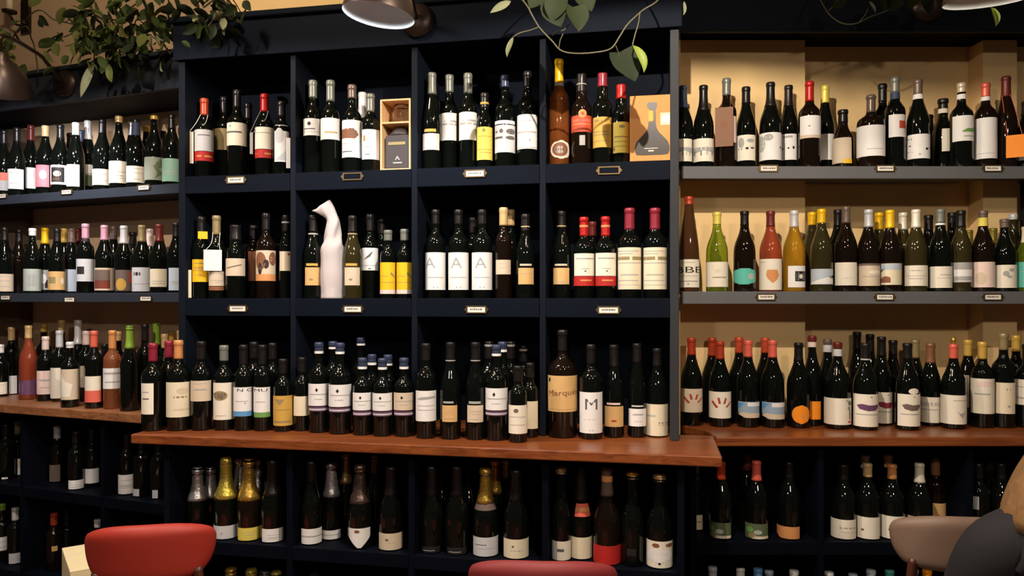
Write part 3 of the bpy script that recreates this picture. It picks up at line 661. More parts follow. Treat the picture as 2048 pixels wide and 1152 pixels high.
for x in (1259, 1310):
    b('C2', x, 418, cap=('burgundy', 460), lab=[(x - 22, x + 22.5, 495, 579, 'cream', [('r', .05, .5, .70, .78, 'khaki'), ('r', .58, .98, .70, .78, 'khaki'), ('r', .1, .8, .9, .92, 'faint'), ('r', .1, .6, .84, .86, 'faint'), ('r', .1, .9, .62, .64, 'faint'), ('r', .2, .8, .33, .36, 'faint'), ('r', .1, .8, .2, .22, 'faint'), ('r', .1, .9, .1, .11, 'faint')])], w=46, mag=1.15)
# ---- centre, on the worktop
b('C3', 306, 688, cap=('burgundy', 723), lab=[(285, 307, 767, 829, 'ivory', [('r', .2, .7, .48, .52, 'ink'), ('r', .2, .7, .7, .73, 'faint')])], w=43)
b('C3', 338, 683, cap=('burgundy', 716), back=.9, b=-.128)
b('C3', 357, 682, cap=('peach', 718), lab=[(336, 382, 765, 835, 'cream', [('r', .32, .72, .55, .6, 'khaki'), ('e', .4, .8, .66, .84, 'beige'), ('r', .3, .9, .2, .24, 'beige')])], w=47)
b('C3', 403, 684, cap=('dun', 720), lab=[(383, 420, 762, 803, 'beige')])
b('C3', 448, 692, cap=('pewter', 722), lab=[(429, 465, 766, 840, 'ivory', [('e', .1, .68, .52, .78, 'khaki'), ('p', [(.05, .72), (.65, .72), (.5, .55), (.1, .62)], 'taupe'), ('r', .2, .6, .1, .12, 'faint')])])
b('C3', 487, 691, cap=('dun', 730), lab=[(469, 504, 775, 823, 'white', [('t', 'N O', .28, .92, .82, .95, 0, 'dark'), ('r', .2, .7, .4, .43, 'faint'), ('e', .55, .62, .3, .36, 'grey')]), (469, 505, 823, 833, 'blue', [])], w=38)
b('C3', 508, 685, back=1); b('C3', 545, 687, back=1)
b('C3', 525, 691, cap=('dun', 730), lab=[(509, 538, 775, 825, 'white', [('t', 'MU', .12, .82, .83, .94, 0, 'dark'), ('r', .2, .7, .4, .43, 'faint')]), (510, 539, 825, 835, 'green', [])], w=34)
b('C3', 566, 719, lab=[(548, 584, 792, 852, 'mustard', [('p', [(.15, .88), (.55, .88), (.38, .68)], 'khaki'), ('r', .15, .8, .52, .54, 'khaki'), ('r', .15, .8, .1, .16, 'khaki')])], w=37)
b('C3', 604, 716, lab=[(589, 619, 793, 832, 'cream')], w=33, back=.2)
EMB = [('p', [(.42, .82), (.47, .72), (.42, .62), (.37, .72)], 'dark'), ('r', .15, .85, .5, .54, 'grey'), ('r', .35, .6, .28, .32, 'faint')]
for x, y, yl, wd, bk in ((638, 686, 768, 41, 0), (680, 687, 770, 44, 0), (725, 717, 786, 38, 0), (765, 718, 787, 39, 0), (808, 717, 786, 40, .15), (993, 691, 777, 46, 0)):
    hh = 44 if wd > 40.5 else 35
    b('C3', x, y, cap=('slate', y + 16), lab=[(x - wd * .49, x + wd * .49, yl, yl + hh, 'white' if x != 808 else 'beige', EMB), (x - wd * .46, x + wd * .46, yl + hh + 2, yl + hh + 11, 'purple', [('r', .05, .95, .25, .6, 'pale grey')])], ring=[(y + 16, y + 21, 'white')], w=wd, back=bk)
b('C3', 666, 684, cap=('slate', 694), ring=[(694, 698, 'white')], back=1.1); b('C3', 722, 676, cap=('slate', 687), ring=[(687, 691, 'white')], back=2)
b('C3', 744, 710, cap=('slate', 725), ring=[(725, 730, 'white')], back=1, w=34); b('C3', 776, 711, cap=('slate', 727), ring=[(727, 731, 'white')], back=1.1, w=34)
b('C3', 852, 688, cap=('dun', 722), lab=[(833, 871, 782, 843, 'white', [('p', [(.1, .72), (.35, .8), (.9, .82), (.9, .76), (.3, .7)], 'grey'), ('r', .15, .85, .5, .52, 'faint'), ('r', .15, .85, .36, .38, 'faint')])], w=41)
b('C3', 901, 686, 'U', lab=[(885, 914, 811, 844, 'tan'), (887, 907, 803, 807, 'grey', [])], ring=[(720, 722, 'grey')], w=42)
b('C3', 951, 686, 'U', lab=[(935, 966, 811, 845, 'beige'), (938, 961, 803, 808, 'grey', [])], ring=[(720, 722, 'grey')], w=42)
b('C3', 978, 684, ring=[(689, 693, 'pale grey')], back=1.8); b('C3', 1005, 685, cap=('slate', 699), ring=[(699, 704, 'white')], back=1.0); b('C3', 1021, 684, ring=[(689, 693, 'grey')], back=1.9); b('C3', 1047, 692, ring=[(698, 702, 'beige')], back=1.9)
b('C3', 1036, 733, lab=[(1018, 1054, 811, 868, 'ivory', [('e', .33, .52, .74, .88, 'taupe'), ('r', .1, .8, .58, .6, 'faint'), ('r', .15, .8, .3, .32, 'faint')])], w=37, b=-.11)
b('C3', 1061, 727, lab=[(1048, 1075, 803, 858, 'cream', [('e', .2, .35, .78, .88, 'taupe')])], w=34, back=.55)
b('C3', 1125, 661, 'B', g='br', lab=[(1096, 1155, 752, 824, 'tan', [('t', 'Marqués', .12, .93, .38, .58, .28, 'brown'), ('e', .1, .18, .82, .94, 'dark'), ('r', 0, 1, .06, .07, 'khaki')])], w=58, mag=1.1, b=.02)
b('C3', 1182, 690, cap=('dun', 728), lab=[(1160, 1204, 785, 867, 'white', [('t', 'M', .32, .70, .58, .84, 0, 'ink'), ('r', .3, .7, .33, .34, 'faint'), ('r', .45, .58, .06, .08, 'faint')])], w=45)
b('C3', 1228, 691, 'U', cap=('dun', 734), lab=[(1211, 1245, 813, 854, 'tan', [('e', .38, .62, .24, .34, 'rust')]), (1214, 1240, 806, 810, 'blush', [])], w=40)
b('C3', 1274, 688, 'U', cap=('dun', 725), lab=[(1259, 1291, 818, 853, 'white'), (1264, 1286, 811, 814, 'silver', [])], w=40)
b('C3', 1321, 698, 'U', lab=[(1297, 1346, 809, 873, 'cream', [('r', .1, .45, .6, .66, 'sage'), ('r', .55, .95, .4, .43, 'ink'), ('r', .55, .95, .34, .36, 'khaki')])], w=50)
# ---- centre, under the worktop
b('C4', 386, 936, 'C', cap=('silver', 1010, 1), back=.45, lab=[(370, 398, 1056, 1086, 'beige')]); b('C4', 420, 936, 'C', cap=('silver', 1010, 1), back=.45, lab=[(408, 432, 1056, 1088, 'taupe')])
b('C4', 452, 916, 'C', cap=('lemon', 1003, 1), lab=[(430, 473, 1052, 1088, 'pale grey', [('e', .36, .42, .35, .5, 'grey')])])
b('C4', 498, 919, 'C', g='br', cap=('gold', 1003, 1), lab=[(479, 517, 1056, 1091, 'lemon')])
b('C4', 481, 918, 'C', cap=('silver', 985, 1), back=1); b('C4', 518, 920, 'C', cap=('silver', 985, 1), back=1)
b('C4', 545, 921, 'C', cap=('dun', 990), lab=[(527, 564, 1058, 1094, 'white')])
b('C4', 615, 923, 'C', cap=('dun', 962), lab=[(597, 634, 1058, 1105, 'white', [('r', .05, .95, .46, .54, 'grey')])])
b('C4', 663, 926, 'C', cap=('silver', 991, 1), lab=[(645, 680, 1061, 1105, 'white', [('r', .08, .88, .46, .53, 'faint')])])
b('C4', 692, 908, 'C', cap=('cork', 965, 1), back=1)
b('C4', 720, 930, 'C', cap=('taupe', 1004, 1), lab=[(700, 738, 1057, 1108, 'white', [('e', .3, .52, .76, .92, 'brown')], 'shield')])
b('C4', 751, 908, 'C', cap=('taupe', 945, 1), back=1.3)
b('C4', 782, 934, 'C', cap=('dun', 990), lab=[(760, 805, 1067, 1110, 'beige', [('e', .3, .4, .55, .68, 'taupe'), ('r', .3, .7, .4, .43, 'faint')])])
b('C4', 857, 933, 'C', cap=('dun', 990), lab=[(838, 873, 1093, 1132, 'dun', [('r', .1, .7, .3, .4, 'grey')])]); b('C4', 914, 933, 'C', cap=('dun', 990), lab=[(895, 932, 1095, 1134, 'dun', [('r', .1, .7, .3, .4, 'grey')])])
b('C4', 880, 938, 'U', back=1.2); b('C4', 936, 938, 'U', back=1.2)
b('C4', 971, 937, 'C', cap=('gold', 1004, 1), lab=[(948, 997, 1075, 1126, 'pale grey', [('r', .15, .5, .58, .62, 'ink'), ('r', .2, .8, .4, .42, 'faint')])], ring=[(1004, 1016, 'taupe')])
b('C4', 990, 920, 'C', cap=('gold', 985, 1), back=1); b('C4', 1012, 918, 'C', cap=('cork', 955, 1), back=1.9)
b('C4', 1032, 940, 'C', cap=('dun', 1000), lab=[(1009, 1056, 1079, 1122, 'cream', [('e', .35, .42, .58, .68, 'taupe'), ('r', .3, .7, .38, .42, 'faint')])])
b('C4', 1112, 934, 'C', cap=('cork', 946, 1), lab=[(1091, 1131, 1083, 1124, 'ivory', [('r', 0, .35, 0, 1, 'grey'), ('r', .35, .6, .45, .6, 'ink')])], w=44)
b('C4', 1162, 934, 'C', cap=('dun', 1000), lab=[(1140, 1184, 1075, 1126, 'cream', []), (1149, 1181, 1009, 1034, 'coral', [('r', 0, 1, .4, .7, 'peach')])], w=46)
b('C4', 1214, 936, 'C', g='br', cap=('taupe', 990), lab=[(1187, 1242, 1092, 1142, 'red', [])], w=54, ring=[(951, 962, 'peach')])
b('C4', 1265, 944, 'C', cap=('gold', 951, 1), lab=[(1254, 1272, 1098, 1112, 'dun')], w=46)
b('C4', 1319, 949, 'C', cap=('cork', 958, 1), lab=[(1294, 1345, 1083, 1146, 'ivory', [('e', .3, .5, .76, .92, 'brown'), ('e', .66, .9, .78, .92, 'brown'), ('e', .1, .9, .2, .7, 'white'), ('e', .46, .54, .12, .2, 'dark'), ('r', .3, .7, .5, .54, 'faint')])], w=52)
for x, y, c in ((462, 1137, 'gold'), (503, 1139, 'lemon'), (553, 1144, 'lemon'), (628, 1149, 'slate')): b('C5', x, y, 'C', cap=(c, y + 24, 1))
b('C5', 530, 1143, 'C', cap=('silver', 1160, 1), back=1)
# ---- right bay, upper shelf
HILL = [('p', [(0, .3), (.15, .5), (.3, .42), (.5, .55), (.7, .45), (.85, .5), (1, .35), (1, .62), (0, .62)], 'grey'), ('r', .15, .19, .25, .45, 'ink'), ('r', .4, .44, .25, .45, 'ink'), ('r', .6, .64, .28, .45, 'grey'), ('r', .8, .84, .25, .42, 'ink')]
b('R1', 1366, 174, 'U', cap=('slate', 218), lab=[(1352, 1383, 278, 323, 'ivory', HILL)])
b('R1', 1407, 173, 'U', cap=('dun', 224), lab=[(1386, 1429, 277, 323, 'ivory', HILL)])
b('R1', 1453, 159, 'B', cap=('pewter', 192), lab=[(1450, 1478, 232, 285, 'blush', [])], tags=[(1431, 1466, 214, 293, 'kraft', 'kraft', 'brown')], g='br')
b('R1', 1492, 176, 'U', lab=[(1477, 1508, 270, 321, 'ivory', [('e', .1, .4, .5, .9, 'grey'), ('e', .45, .6, .42, .52, 'blk'), ('r', .1, .3, .42, .48, 'ink'), ('r', .7, .9, .45, .52, 'ink'), ('e', .5, .9, .7, .85, 'grey')])], w=38, back=.2)
b('R1', 1541, 167, 'U', cap=('dun', 215), lab=[(1520, 1561, 265, 320, 'white', [('e', .05, .35, .3, .9, 'sage'), ('e', .3, .6, .7, .95, 'grey'), ('e', .84, .92, .42, .5, 'ink')])])
b('R1', 1577, 173, 'U', cap=('dun', 215), lab=[(1564, 1592, 268, 320, 'white', [('r', .05, .15, .4, .46, 'ink'), ('r', .4, .5, .42, .48, 'blk'), ('r', .7, .82, .42, .52, 'blk'), ('r', .1, .7, .85, .93, 'grey')])], w=38, back=.85)
b('R1', 1619, 165, 'B', g='br', cap=('red', 204), lab=[(1603, 1641, 231, 276, 'white', [('r', 0, 1, 0, .14, 'beige'), ('e', .35, .45, .5, .56, 'gold')])], w=42)
b('R1', 1650, 173, 'U', cap=('lemon', 207), lab=[(1639, 1666, 268, 320, 'white', [])], back=.95)
b('R1', 1686, 222, 'Q', g='br', lab=[(1667, 1700, 275, 326, 'beige', []), (1686, 1702, 318, 327, 'yellow', [])], back=.75)
b('R1', 1742, 192, 'B', g='br', cap=('taupe', 226), lab=[(1717, 1766, 250, 312, 'white', [('r', .42, .85, .22, .24, 'faint')])], w=53)
b('R1', 1790, 157, 'B', cap=('pewter', 186), lab=[(1780, 1814, 229, 274, 'white', [('r', .5, .86, .38, .72, 'brick')])], tags=[], ring=[(186, 200, 'slate')], w=38)
b('R1', 1836, 161, 'U', cap=('taupe', 190), lab=[(1816, 1859, 268, 317, 'white', [('r', .15, .3, .78, .84, 'ink'), ('r', .18, .28, .52, .56, 'ink'), ('r', .15, .32, .26, .3, 'ink'), ('e', .72, .82, .34, .44, 'blk'), ('e', .86, .92, .4, .46, 'ink'), ('e', .5, .58, .14, .2, 'grey')])], ring=[(190, 200, 'white')])
b('R1', 1765, 170, 'B', back=1.1); b('R1', 1858, 232, 'U', back=1.2)
b('R1', 1886, 200, 'Q', lab=[(1884, 1901, 257, 303, 'ivory', [])], ring=[(219, 228, 'ivory')], back=.9, w=46)
b('R1', 1923, 168, 'B', cap=('beige', 186), lab=[(1909, 1946, 231, 282, 'white', [('p', [(.4, .4), (.6, .5), (.8, .48), (1, .58), (1, .35), (.4, .35)], 'green'), ('r', .45, .9, .17, .2, 'khaki')])], ring=[(190, 200, 'white')], w=44)
b('R1', 1971, 168, 'B', g='br', cap=('coral', 195), lab=[(1952, 1991, 235, 317, 'white', [('r', .2, .8, .12, .13, 'faint')])], ring=[(195, 203, 'white')], w=42)
b('R1', 2012, 155, 'U', g='br', cap=('maroon', 195), tags=[(2012, 2042, 271, 316, 'orange', 'coral')], w=44)
b('R1', 2052, 205, 'U', lab=[(2040, 2064, 272, 320, 'pale grey')])
# ---- right bay, middle shelf
b('R2', 1378, 395, 'H', g='hk', cap=('rust', 410), lab=[(1359, 1398, 519, 575, 'ivory', [('t', 'BBE', .02, .98, .52, .74, 0, 'blk'), ('r', .15, .7, .88, .9, 'faint'), ('r', .15, .8, .4, .42, 'faint'), ('r', .1, .85, .2, .24, 'grey'), ('e', .44, .5, .1, .14, 'ink')])])
b('R2', 1434, 426, 'U', g='gn', cap=('lemon', 450), lab=[(1411, 1456, 524, 574, 'ivory', [('e', .42, .62, .55, .72, 'cream'), ('r', .36, .82, .36, .4, 'khaki')])])
b('R2', 1489, 424, 'U', g='br', cap=('dun', 452), lab=[(1467, 1511, 537, 569, 'teal', [('e', .6, .85, .3, .7, 'sage')], 'blob')])
b('R2', 1541, 424, 'U', g='rs', cap=('maroon', 454), lab=[(1520, 1563, 518, 580, 'ivory', [('p', [(.4, .65), (.72, .65), (.78, .48), (.72, .35), (.57, .21), (.42, .36), (.36, .48)], 'peach'), ('r', .1, .35, .88, .91, 'faint')])])
b('R2', 1588, 423, 'U', g='ye', cap=('silver', 455), lab=[(1577, 1610, 532, 575, 'white', [('r', .35, .95, .28, .75, 'dark'), ('r', .42, .88, .34, .69, 'grey'), ('e', .55, .75, .4, .62, 'ivory')])])
b('R2', 1643, 420, 'U', g='ol', cap=('yellow', 447), lab=[(1625, 1663, 538, 569, 'pale blue', [('p', [(0, .1), (.45, .35), (.95, .6), (.7, .4), (.95, .3), (.95, .05), (0, .0)], 'white'), ('p', [(.7, .5), (.98, .6), (.98, .4)], 'dark')])])
b('R2', 1624, 426, 'U', g='ol', cap=('yellow', 451), back=1)
b('R2', 1692, 415, 'U', g='br', cap=('taupe', 447), lab=[(1673, 1710, 525, 571, 'ivory', [('r', .4, .7, .3, .32, 'faint')])])
b('R2', 1676, 421, 'U', back=1)
b('R2', 1737, 421, 'U', g='br', cap=('silver', 455), lab=[(1717, 1758, 527, 572, 'beige', [('e', .5, .95, .52, .7, 'ivory'), ('r', .3, .9, .4, .43, 'faint'), ('r', 0, 1, .9, 1, 'taupe')])])
b('R2', 1758, 427, 'U', g='ol', cap=('yellow', 460), back=.95)
b('R2', 1780, 422, 'U', g='br', cap=('yellow', 457), lab=[(1761, 1801, 527, 570, 'cream', [('p', [(0, .55), (.2, .7), (.35, .8), (.2, .6)], 'moss'), ('r', 0, 1, .7, .98, 'pale blue'), ('r', .08, .5, .1, .3, 'brown'), ('e', .2, .5, .2, .4, 'brown')])])
b('R2', 1806, 427, 'U', g='ol', cap=('ivory', 460), lab=[(1802, 1820, 526, 567, 'yellow', [])], back=.95)
b('R2', 1832, 421, 'U', g='ol', cap=('ivory', 456), lab=[(1812, 1852, 531, 572, 'ivory')])
b('R2', 1881, 420, 'U', cap=('pewter', 446), lab=[(1861, 1901, 533, 576, 'ivory', [('r', .5, .85, .58, .62, 'grey'), ('r', .4, .9, .45, .47, 'faint')])], ring=[(447, 451, 'white')])
b('R2', 1857, 432, 'U', cap=('dun', 462), back=1)
b('R2', 1922, 423, 'U', g='ol', lab=[(1904, 1940, 525, 565, 'grey', [('r', .25, .95, .3, .64, 'white'), ('r', .3, .9, .04, .08, 'white')])], w=40)
b('R2', 1904, 427, 'U', back=1)
b('R2', 1966, 423, 'U', g='br', cap=('taupe', 436), lab=[(1948, 1985, 524, 575, 'blush', [('e', .2, .6, .1, .6, 'beige')])], ring=[(436, 453, 'lemon')])
b('R2', 2009, 440, 'U', cap=('taupe', 456), lab=[(1990, 2030, 530, 576, 'ivory', [('e', .42, .62, .5, .74, 'grey'), ('e', .6, .78, .7, .85, 'grey'), ('e', .55, .7, .42, .55, 'grey')])])
b('R2', 1937, 462, 'U', g='ol', cap=('lemon', 490), back=1); b('R2', 1985, 458, 'U', g='ol', cap=('lemon', 488), back=1); b('R2', 2026, 430, 'U', g='ol', cap=('pale grey', 440), back=1)
b('R2', 2053, 455, 'U', g='gn', cap=('cream', 486), lab=[(2038, 2068, 524, 575, 'teal')])
# ---- right worktop
HAND = [('p', [(.2, .62), (.27, .66), (.45, .42), (.38, .38)], 'rust'), ('p', [(.42, .78), (.49, .78), (.53, .56), (.46, .54)], 'rust'), ('p', [(.66, .78), (.72, .76), (.66, .54), (.60, .56)], 'rust'), ('p', [(.88, .64), (.92, .6), (.72, .4), (.68, .44)], 'rust')]
b('R3', 1383, 677, 'U', cap=('rust', 710), lab=[(1363, 1404, 778, 825, 'beige', HAND)])
b('R3', 1424, 677, 'U', cap=('rust', 712), back=1)
b('R3', 1440, 684, 'U', cap=('rust', 718), lab=[(1417, 1461, 784, 837, 'ivory', HAND)])
b('R3', 1478, 676, 'U', cap=('brick', 706), back=1)
COAST = [('p', [(0, .2), (.2, .35), (.5, .3), (1, .28), (1, 0), (.35, 0)], 'beige'), ('p', [(0, .95), (.3, .9), (.1, .6), (0, .6)], 'blue'), ('r', .4, 1, .72, .96, 'white')]
b('R3', 1496, 682, 'U', cap=('coral', 714), lab=[(1479, 1517, 804, 836, 'sky', COAST, 'cut')])
b('R3', 1530, 677, 'U', cap=('brick', 706), back=1)
b('R3', 1545, 682, 'U', cap=('coral', 715), lab=[(1527, 1568, 805, 839, 'sky', COAST, 'cut')], w=46)
b('R3', 1597, 687, 'U', cap=('dun', 722), lab=[(1585, 1617, 811, 848, 'orange', [('e', .5, .7, .3, .55, 'peach')], 'disc')], w=46)
b('R3', 1624, 673, 'U', cap=('maroon', 684), lab=[(1617, 1640, 803, 839, 'orange', [])], back=.55, w=40, ring=[(684, 694, 'blush')])
b('R3', 1655, 680, 'U', cap=('taupe', 690), ring=[(690, 704, 'silver')], back=1)
b('R3', 1675, 686, 'U', cap=('maroon', 697), lab=[(1649, 1699, 797, 850, 'ivory', [('e', .72, .84, .86, .96, 'sage'), ('e', .8, .95, .72, .9, 'moss'), ('e', .78, .9, .55, .7, 'grey green'), ('r', .84, .9, .2, .6, 'taupe'), ('e', .8, .94, .06, .16, 'brick')])], ring=[(698, 712, 'silver')], w=50, b=.02)
LIPS = lambda c: [('p', [(.2, .66), (.38, .7), (.6, .66), (.92, .68), (.95, .62), (.8, .5), (.55, .48), (.3, .54)], c), ('r', .15, .9, .36, .39, 'grey'), ('e', .62, .68, .9, .93, 'ink')]
b('R3', 1714, 665, 'U', back=1.9, w=37); b('R3', 1740, 670, 'U', back=1.0)
b('R3', 1731, 688, 'U', cap=('dun', 718), lab=[(1710, 1754, 789, 854, 'ivory', LIPS('purple'))], w=46, b=-.005, ring=[(717, 720, 'grey')])
b('R3', 1763, 675, 'U', cap=('dun', 712), lab=[(1750, 1784, 785, 847, 'ivory', LIPS('burgundy'))], back=.72, w=42)
b('R3', 1786, 682, 'U', cap=('dun', 710), back=1.6, w=40)
b('R3', 1815, 688, 'U', cap=('dun', 718), lab=[(1799, 1836, 789, 853, 'ivory', LIPS('taupe')), (1817, 1834, 777, 789, 'ivory', [], 'disc')], w=46, b=-.005)
b('R3', 1830, 681, 'U', cap=('khaki', 716), back=1.0)
b('R3', 1861, 688, 'U', cap=('kraft', 726), lab=[(1841, 1882, 795, 846, 'ivory', [('t', 'beter', .14, .94, .66, .84, 0, 'grey'), ('r', .15, .75, .5, .53, 'faint')])], w=43)
b('R3', 1907, 690, 'U', cap=('coral', 717), lab=[(1884, 1931, 791, 849, 'ivory', [('r', .5, .95, .8, .83, 'faint'), ('p', [(.6, .45), (.72, .35), (.85, .45), (.8, .3), (.76, .2), (.68, .3)], 'grey')])], w=50, knob=('gold', 675), b=.02)
b('R3', 1936, 681, 'U', cap=('gold', 712), lab=[(1924, 1938, 751, 815, 'blush')], back=1.05)
b('R3', 1965, 685, 'B', cap=('gold', 718), lab=[(1944, 1985, 758, 828, 'ivory', [('r', .35, .95, .78, .92, 'blush'), ('r', .25, .75, .54, .58, 'faint')])], w=43)
b('R3', 2007, 668, 'B', cap=('khaki', 700), lab=[(1994, 2026, 766, 828, 'cream', [('r', .5, .7, .75, .82, 'faint'), ('e', .55, .7, .2, .28, 'grey')])], w=44)
b('R3', 2032, 672, 'B', cap=('gold', 703), lab=[(2022, 2032, 745, 800, 'khaki')], back=1)
b('R3', 2054, 690, 'B', lab=[(2034, 2070, 760, 811, 'ivory')], w=44)
# ---- under the right worktop
b('R4', 1390, 950, 'U', w=37, tall=1, lab=[(1375, 1404, 1030, 1076, 'cream', [('r', .1, .9, .5, .57, 'khaki')])], b=.03)
ART = [('e', .1, .4, .4, .8, 'green'), ('e', .4, .7, .3, .6, 'sage'), ('e', .2, .5, .05, .4, 'khaki'), ('r', .35, 1, 0, .18, 'cream'), ('e', .65, .95, .5, .9, 'moss')]
b('R4', 1442, 925, 'U', cap=('rust', 958), lab=[(1420, 1459, 1046, 1077, 'moss', ART)], w=46)
b('R4', 1513, 923, 'U', cap=('coral', 960), lab=[(1493, 1533, 1048, 1079, 'moss', ART)], w=46)
b('R4', 1495, 908, 'U', cap=('maroon', 940), back=1)
b('R4', 1578, 925, 'U', lab=[(1556, 1596, 1054, 1088, 'peach', [], 'cut')], w=46)
b('R4', 1687, 930, 'U', lab=[(1664, 1708, 1040, 1091, 'ivory', [('e', .42, .5, .52, .6, 'grey'), ('r', .54, .66, .53, .6, 'grey'), ('r', .7, .8, .53, .6, 'faint'), ('r', .84, .94, .53, .6, 'faint'), ('r', .45, .9, .34, .36, 'faint')])], w=47)
b('R4', 1735, 928, 'U', cap=('cork', 953), lab=[(1709, 1755, 1035, 1088, 'ivory', [('e', .36, .46, .36, .46, 'brown')])], w=47)
b('R4', 1784, 930, 'U', cap=('peach', 957), lab=[(1758, 1808, 1033, 1090, 'ivory', [('e', .4, .48, .36, .44, 'brown')])], w=47)
b('R4', 1730, 912, 'U', cap=('beige', 936), back=1); b('R4', 1776, 911, 'U', cap=('cork', 934), back=1)
b('R4', 1839, 928, 'U', cap=('ivory', 964), lab=[(1812, 1845, 1035, 1085, 'beige')], w=47)
b('R4', 1889, 917, 'B', g='br', cap=('kraft', 950), lab=[(1867, 1907, 1007, 1060, 'tan', [('e', .55, .65, .5, .58, 'brown')])], w=44, b=.0)
b('R4', 1957, 928, 'B', lab=[(1944, 1958, 994, 1020, 'grey')]); b('R4', 2002, 928, 'U'); b('R4', 1978, 922, 'U', back=1)
for x, y, c in ((1373, 1134, 'lemon'), (1425, 1135, 'pale blue'), (1481, 1136, 'white'), (1516, 1138, 'blue'), (1538, 1142, 'pale blue'), (1588, 1142, 'white'), (1658, 1145, 'white'), (1706, 1149, 'pale blue'), (1742, 1141, 'pale blue'), (1779, 1141, 'teal'), (1828, 1139, 'grey'), (1854, 1141, 'orange')): b('R5', x, y, 'U', cap=(c, y + 22), back=.95 if x in (1538, 1779, 1481, 1706, 1828) else 0)

# ---- build them, then name each by its look and its place
settle()
for d in BOT: make_bottle(d)
for d in BOT:
    if 'knob' in d:
        r = d['root']; V, Fc = lathe_vf([(.004, d['H']), (.006, d['H'] + .006), (.009, d['H'] + .014), (.010, d['H'] + .02), (.007, d['H'] + .028), (.001, d['H'] + .031)], 14)
        mesh_obj('stopper_knob', V, Fc, capmat('gold', 1), r, True)
def cub(px): return sum(px > v for v in (585, 828, 1085))
def place_of(d):
    r = d['row']; p = ROWS[r][4]
    if r[0] == 'C': return ('in the %s %s' % (CUB[cub(d['x'])], p), r + str(cub(d['x'])))
    return ('on the ' + p, r)
grp = {}
for d in BOT: grp.setdefault((place_of(d)[1], d['back'] >= .8), []).append(d)
for (pl, bk), ds in grp.items():
    ds.sort(key=lambda q: q['x'])
    for i, d in enumerate(ds):
        ph = place_of(d)[0]
        gl = GLASS[d['g']][0]; cw = d['cap'][0] if d['cap'] and d['cap'][0] not in ('dun', 'none') else None
        lw = d['lab'][0][4] if d['lab'] else None
        if lw == 'dun': lw = 'dark'
        look = gl + ' bottle'
        if lw and cw: look += ', %s label, %s %s' % (lw, cw, 'foil' if len(d['cap']) > 2 else 'capsule')
        elif lw: look += ' with %s label' % lw
        elif cw: look += ' with %s %s' % (cw, 'foil' if len(d['cap']) > 2 else 'capsule')
        if bk: o = 'behind the front row' if len(ds) == 1 else ORD[i] + ' of back row'
        else: o = 'standing alone' if len(ds) == 1 else ORD[i] + ' from left'
        s = '%s, %s %s' % (look, o, ph)
        if len(s.split()) > 16: s = s.replace(' bottle,', ',', 1)
        tag(d['root'], s, 'bottle', 'bottles ' + ph)
# ------------------------------------------------------------------ paper wrapped bottle, boxes
t, (X, Y) = CB.at(665, .06)
k = Y / F
def wrapped():
    Hh = (597 - 408) * k; prof = []; R = 23 * k
    V, Fc = [], []; n = 40; rows = 48; rr = random.Random(3)
    for j in range(rows + 1):
        f = j / rows; z = f * Hh
        if f < .52: r = R * (1 - .02 * math.sin(f * 20))
        elif f < .66: q = (f - .52) / .14; r = R * (1 - .30 * (q * q * (3 - 2 * q)))
        elif f < .88: q = (f - .66) / .22; r = R * (.70 - .20 * q)
        else: r = R * (.50 + .22 * (f - .88) / .12)
        tip = max(0, (f - .82) / .18); cx = -R * .95 * tip ** 1.5 + R * .10 * max(0, (f - .5) / .4) * (1 - tip); zz = z - tip * R * .12
        for i in range(n):
            a = 2 * math.pi * i / n
            cre = .0 if f < .47 else .15 * min(1, (f - .47) / .12)
            rad = r * (1 + cre * math.sin(4 * a - f * 24) * (.6 + .4 * math.sin(2 * a + f * 9)) + .012 * math.sin(9 * a + f * 9) + rr.uniform(-.006, .006)) * (1 + .03 * math.cos(3 * a) * (f < .1))
            flat = 1 - .45 * tip
            V.append((cx + rad * math.sin(a), -rad * math.cos(a) * flat, zz + (tip * R * .5 * math.sin(a))))
    for j in range(rows):
        for i in range(n): i2 = (i + 1) % n; Fc.append((j * n + i, j * n + i2, (j + 1) * n + i2, (j + 1) * n + i))
    Fc.append(tuple(range(n - 1, -1, -1)))
    top = [rows * n + i for i in range(n)]; c = len(V); x = sum(V[q][0] for q in top) / n; z = sum(V[q][2] for q in top) / n
    V.append((x, 0, z - .012)); Fc += [(top[i], top[(i + 1) % n], c) for i in range(n)]
    o = mesh_obj('wrapped_bottle', V, Fc, mat('wrapping_paper', (200, 189, 187), .75, var=.05, scale=8, bump=.3), None, True)
    o.location = (X, Y, Z2C + .0006); o.rotation_euler = (0, 0, -math.atan2(X, Y))
    tag(o, 'bottle wrapped in white paper with a twisted top, second middle cubby', 'bottle')
wrapped()
# pine gift box with two compartments
t, (X, Y) = CB.at(790.5, .012); k = Y / F; w, h, dp = 64 * k / math.cos(CB.a - .156), 143 * k, .11
bx_ = empty('wooden_gift_box', (X, Y, Z1C + .0006), -CB.a); tag(bx_, 'open pine gift box with two compartments in the second top cubby', 'box')
th = .007
for nm, q in (('side_board', (-w / 2, -w / 2 + th, 0, dp, 0, h)), ('side_board', (w / 2 - th, w / 2, 0, dp, 0, h)), ('base_board', (-w / 2 + th, w / 2 - th, 0, dp, 0, th)),
              ('top_board', (-w / 2 + th, w / 2 - th, 0, dp, h - th, h)), ('middle_board', (-w / 2 + th, w / 2 - th, 0, dp - .006, h * .655, h * .655 + th)), ('back_board', (-w / 2 + th, w / 2 - th, dp - .006, dp, th, h - th))):
    V, Fc = box_vf(*q); bevel_mod(mesh_obj(nm, V, Fc, M_PINE, bx_), .001, 1)
mB = Matrix.Translation(bx_.location) @ Matrix.Rotation(-CB.a, 4, 'Z')
tin = empty('spirit_carton', mB @ Vector((.004, .055, th + .001)), -CB.a); tag(tin, 'dark grey carton in the lower compartment of the pine gift box', 'carton')
wi = w - 2 * th - .012; hi = h * .655 - th - .006
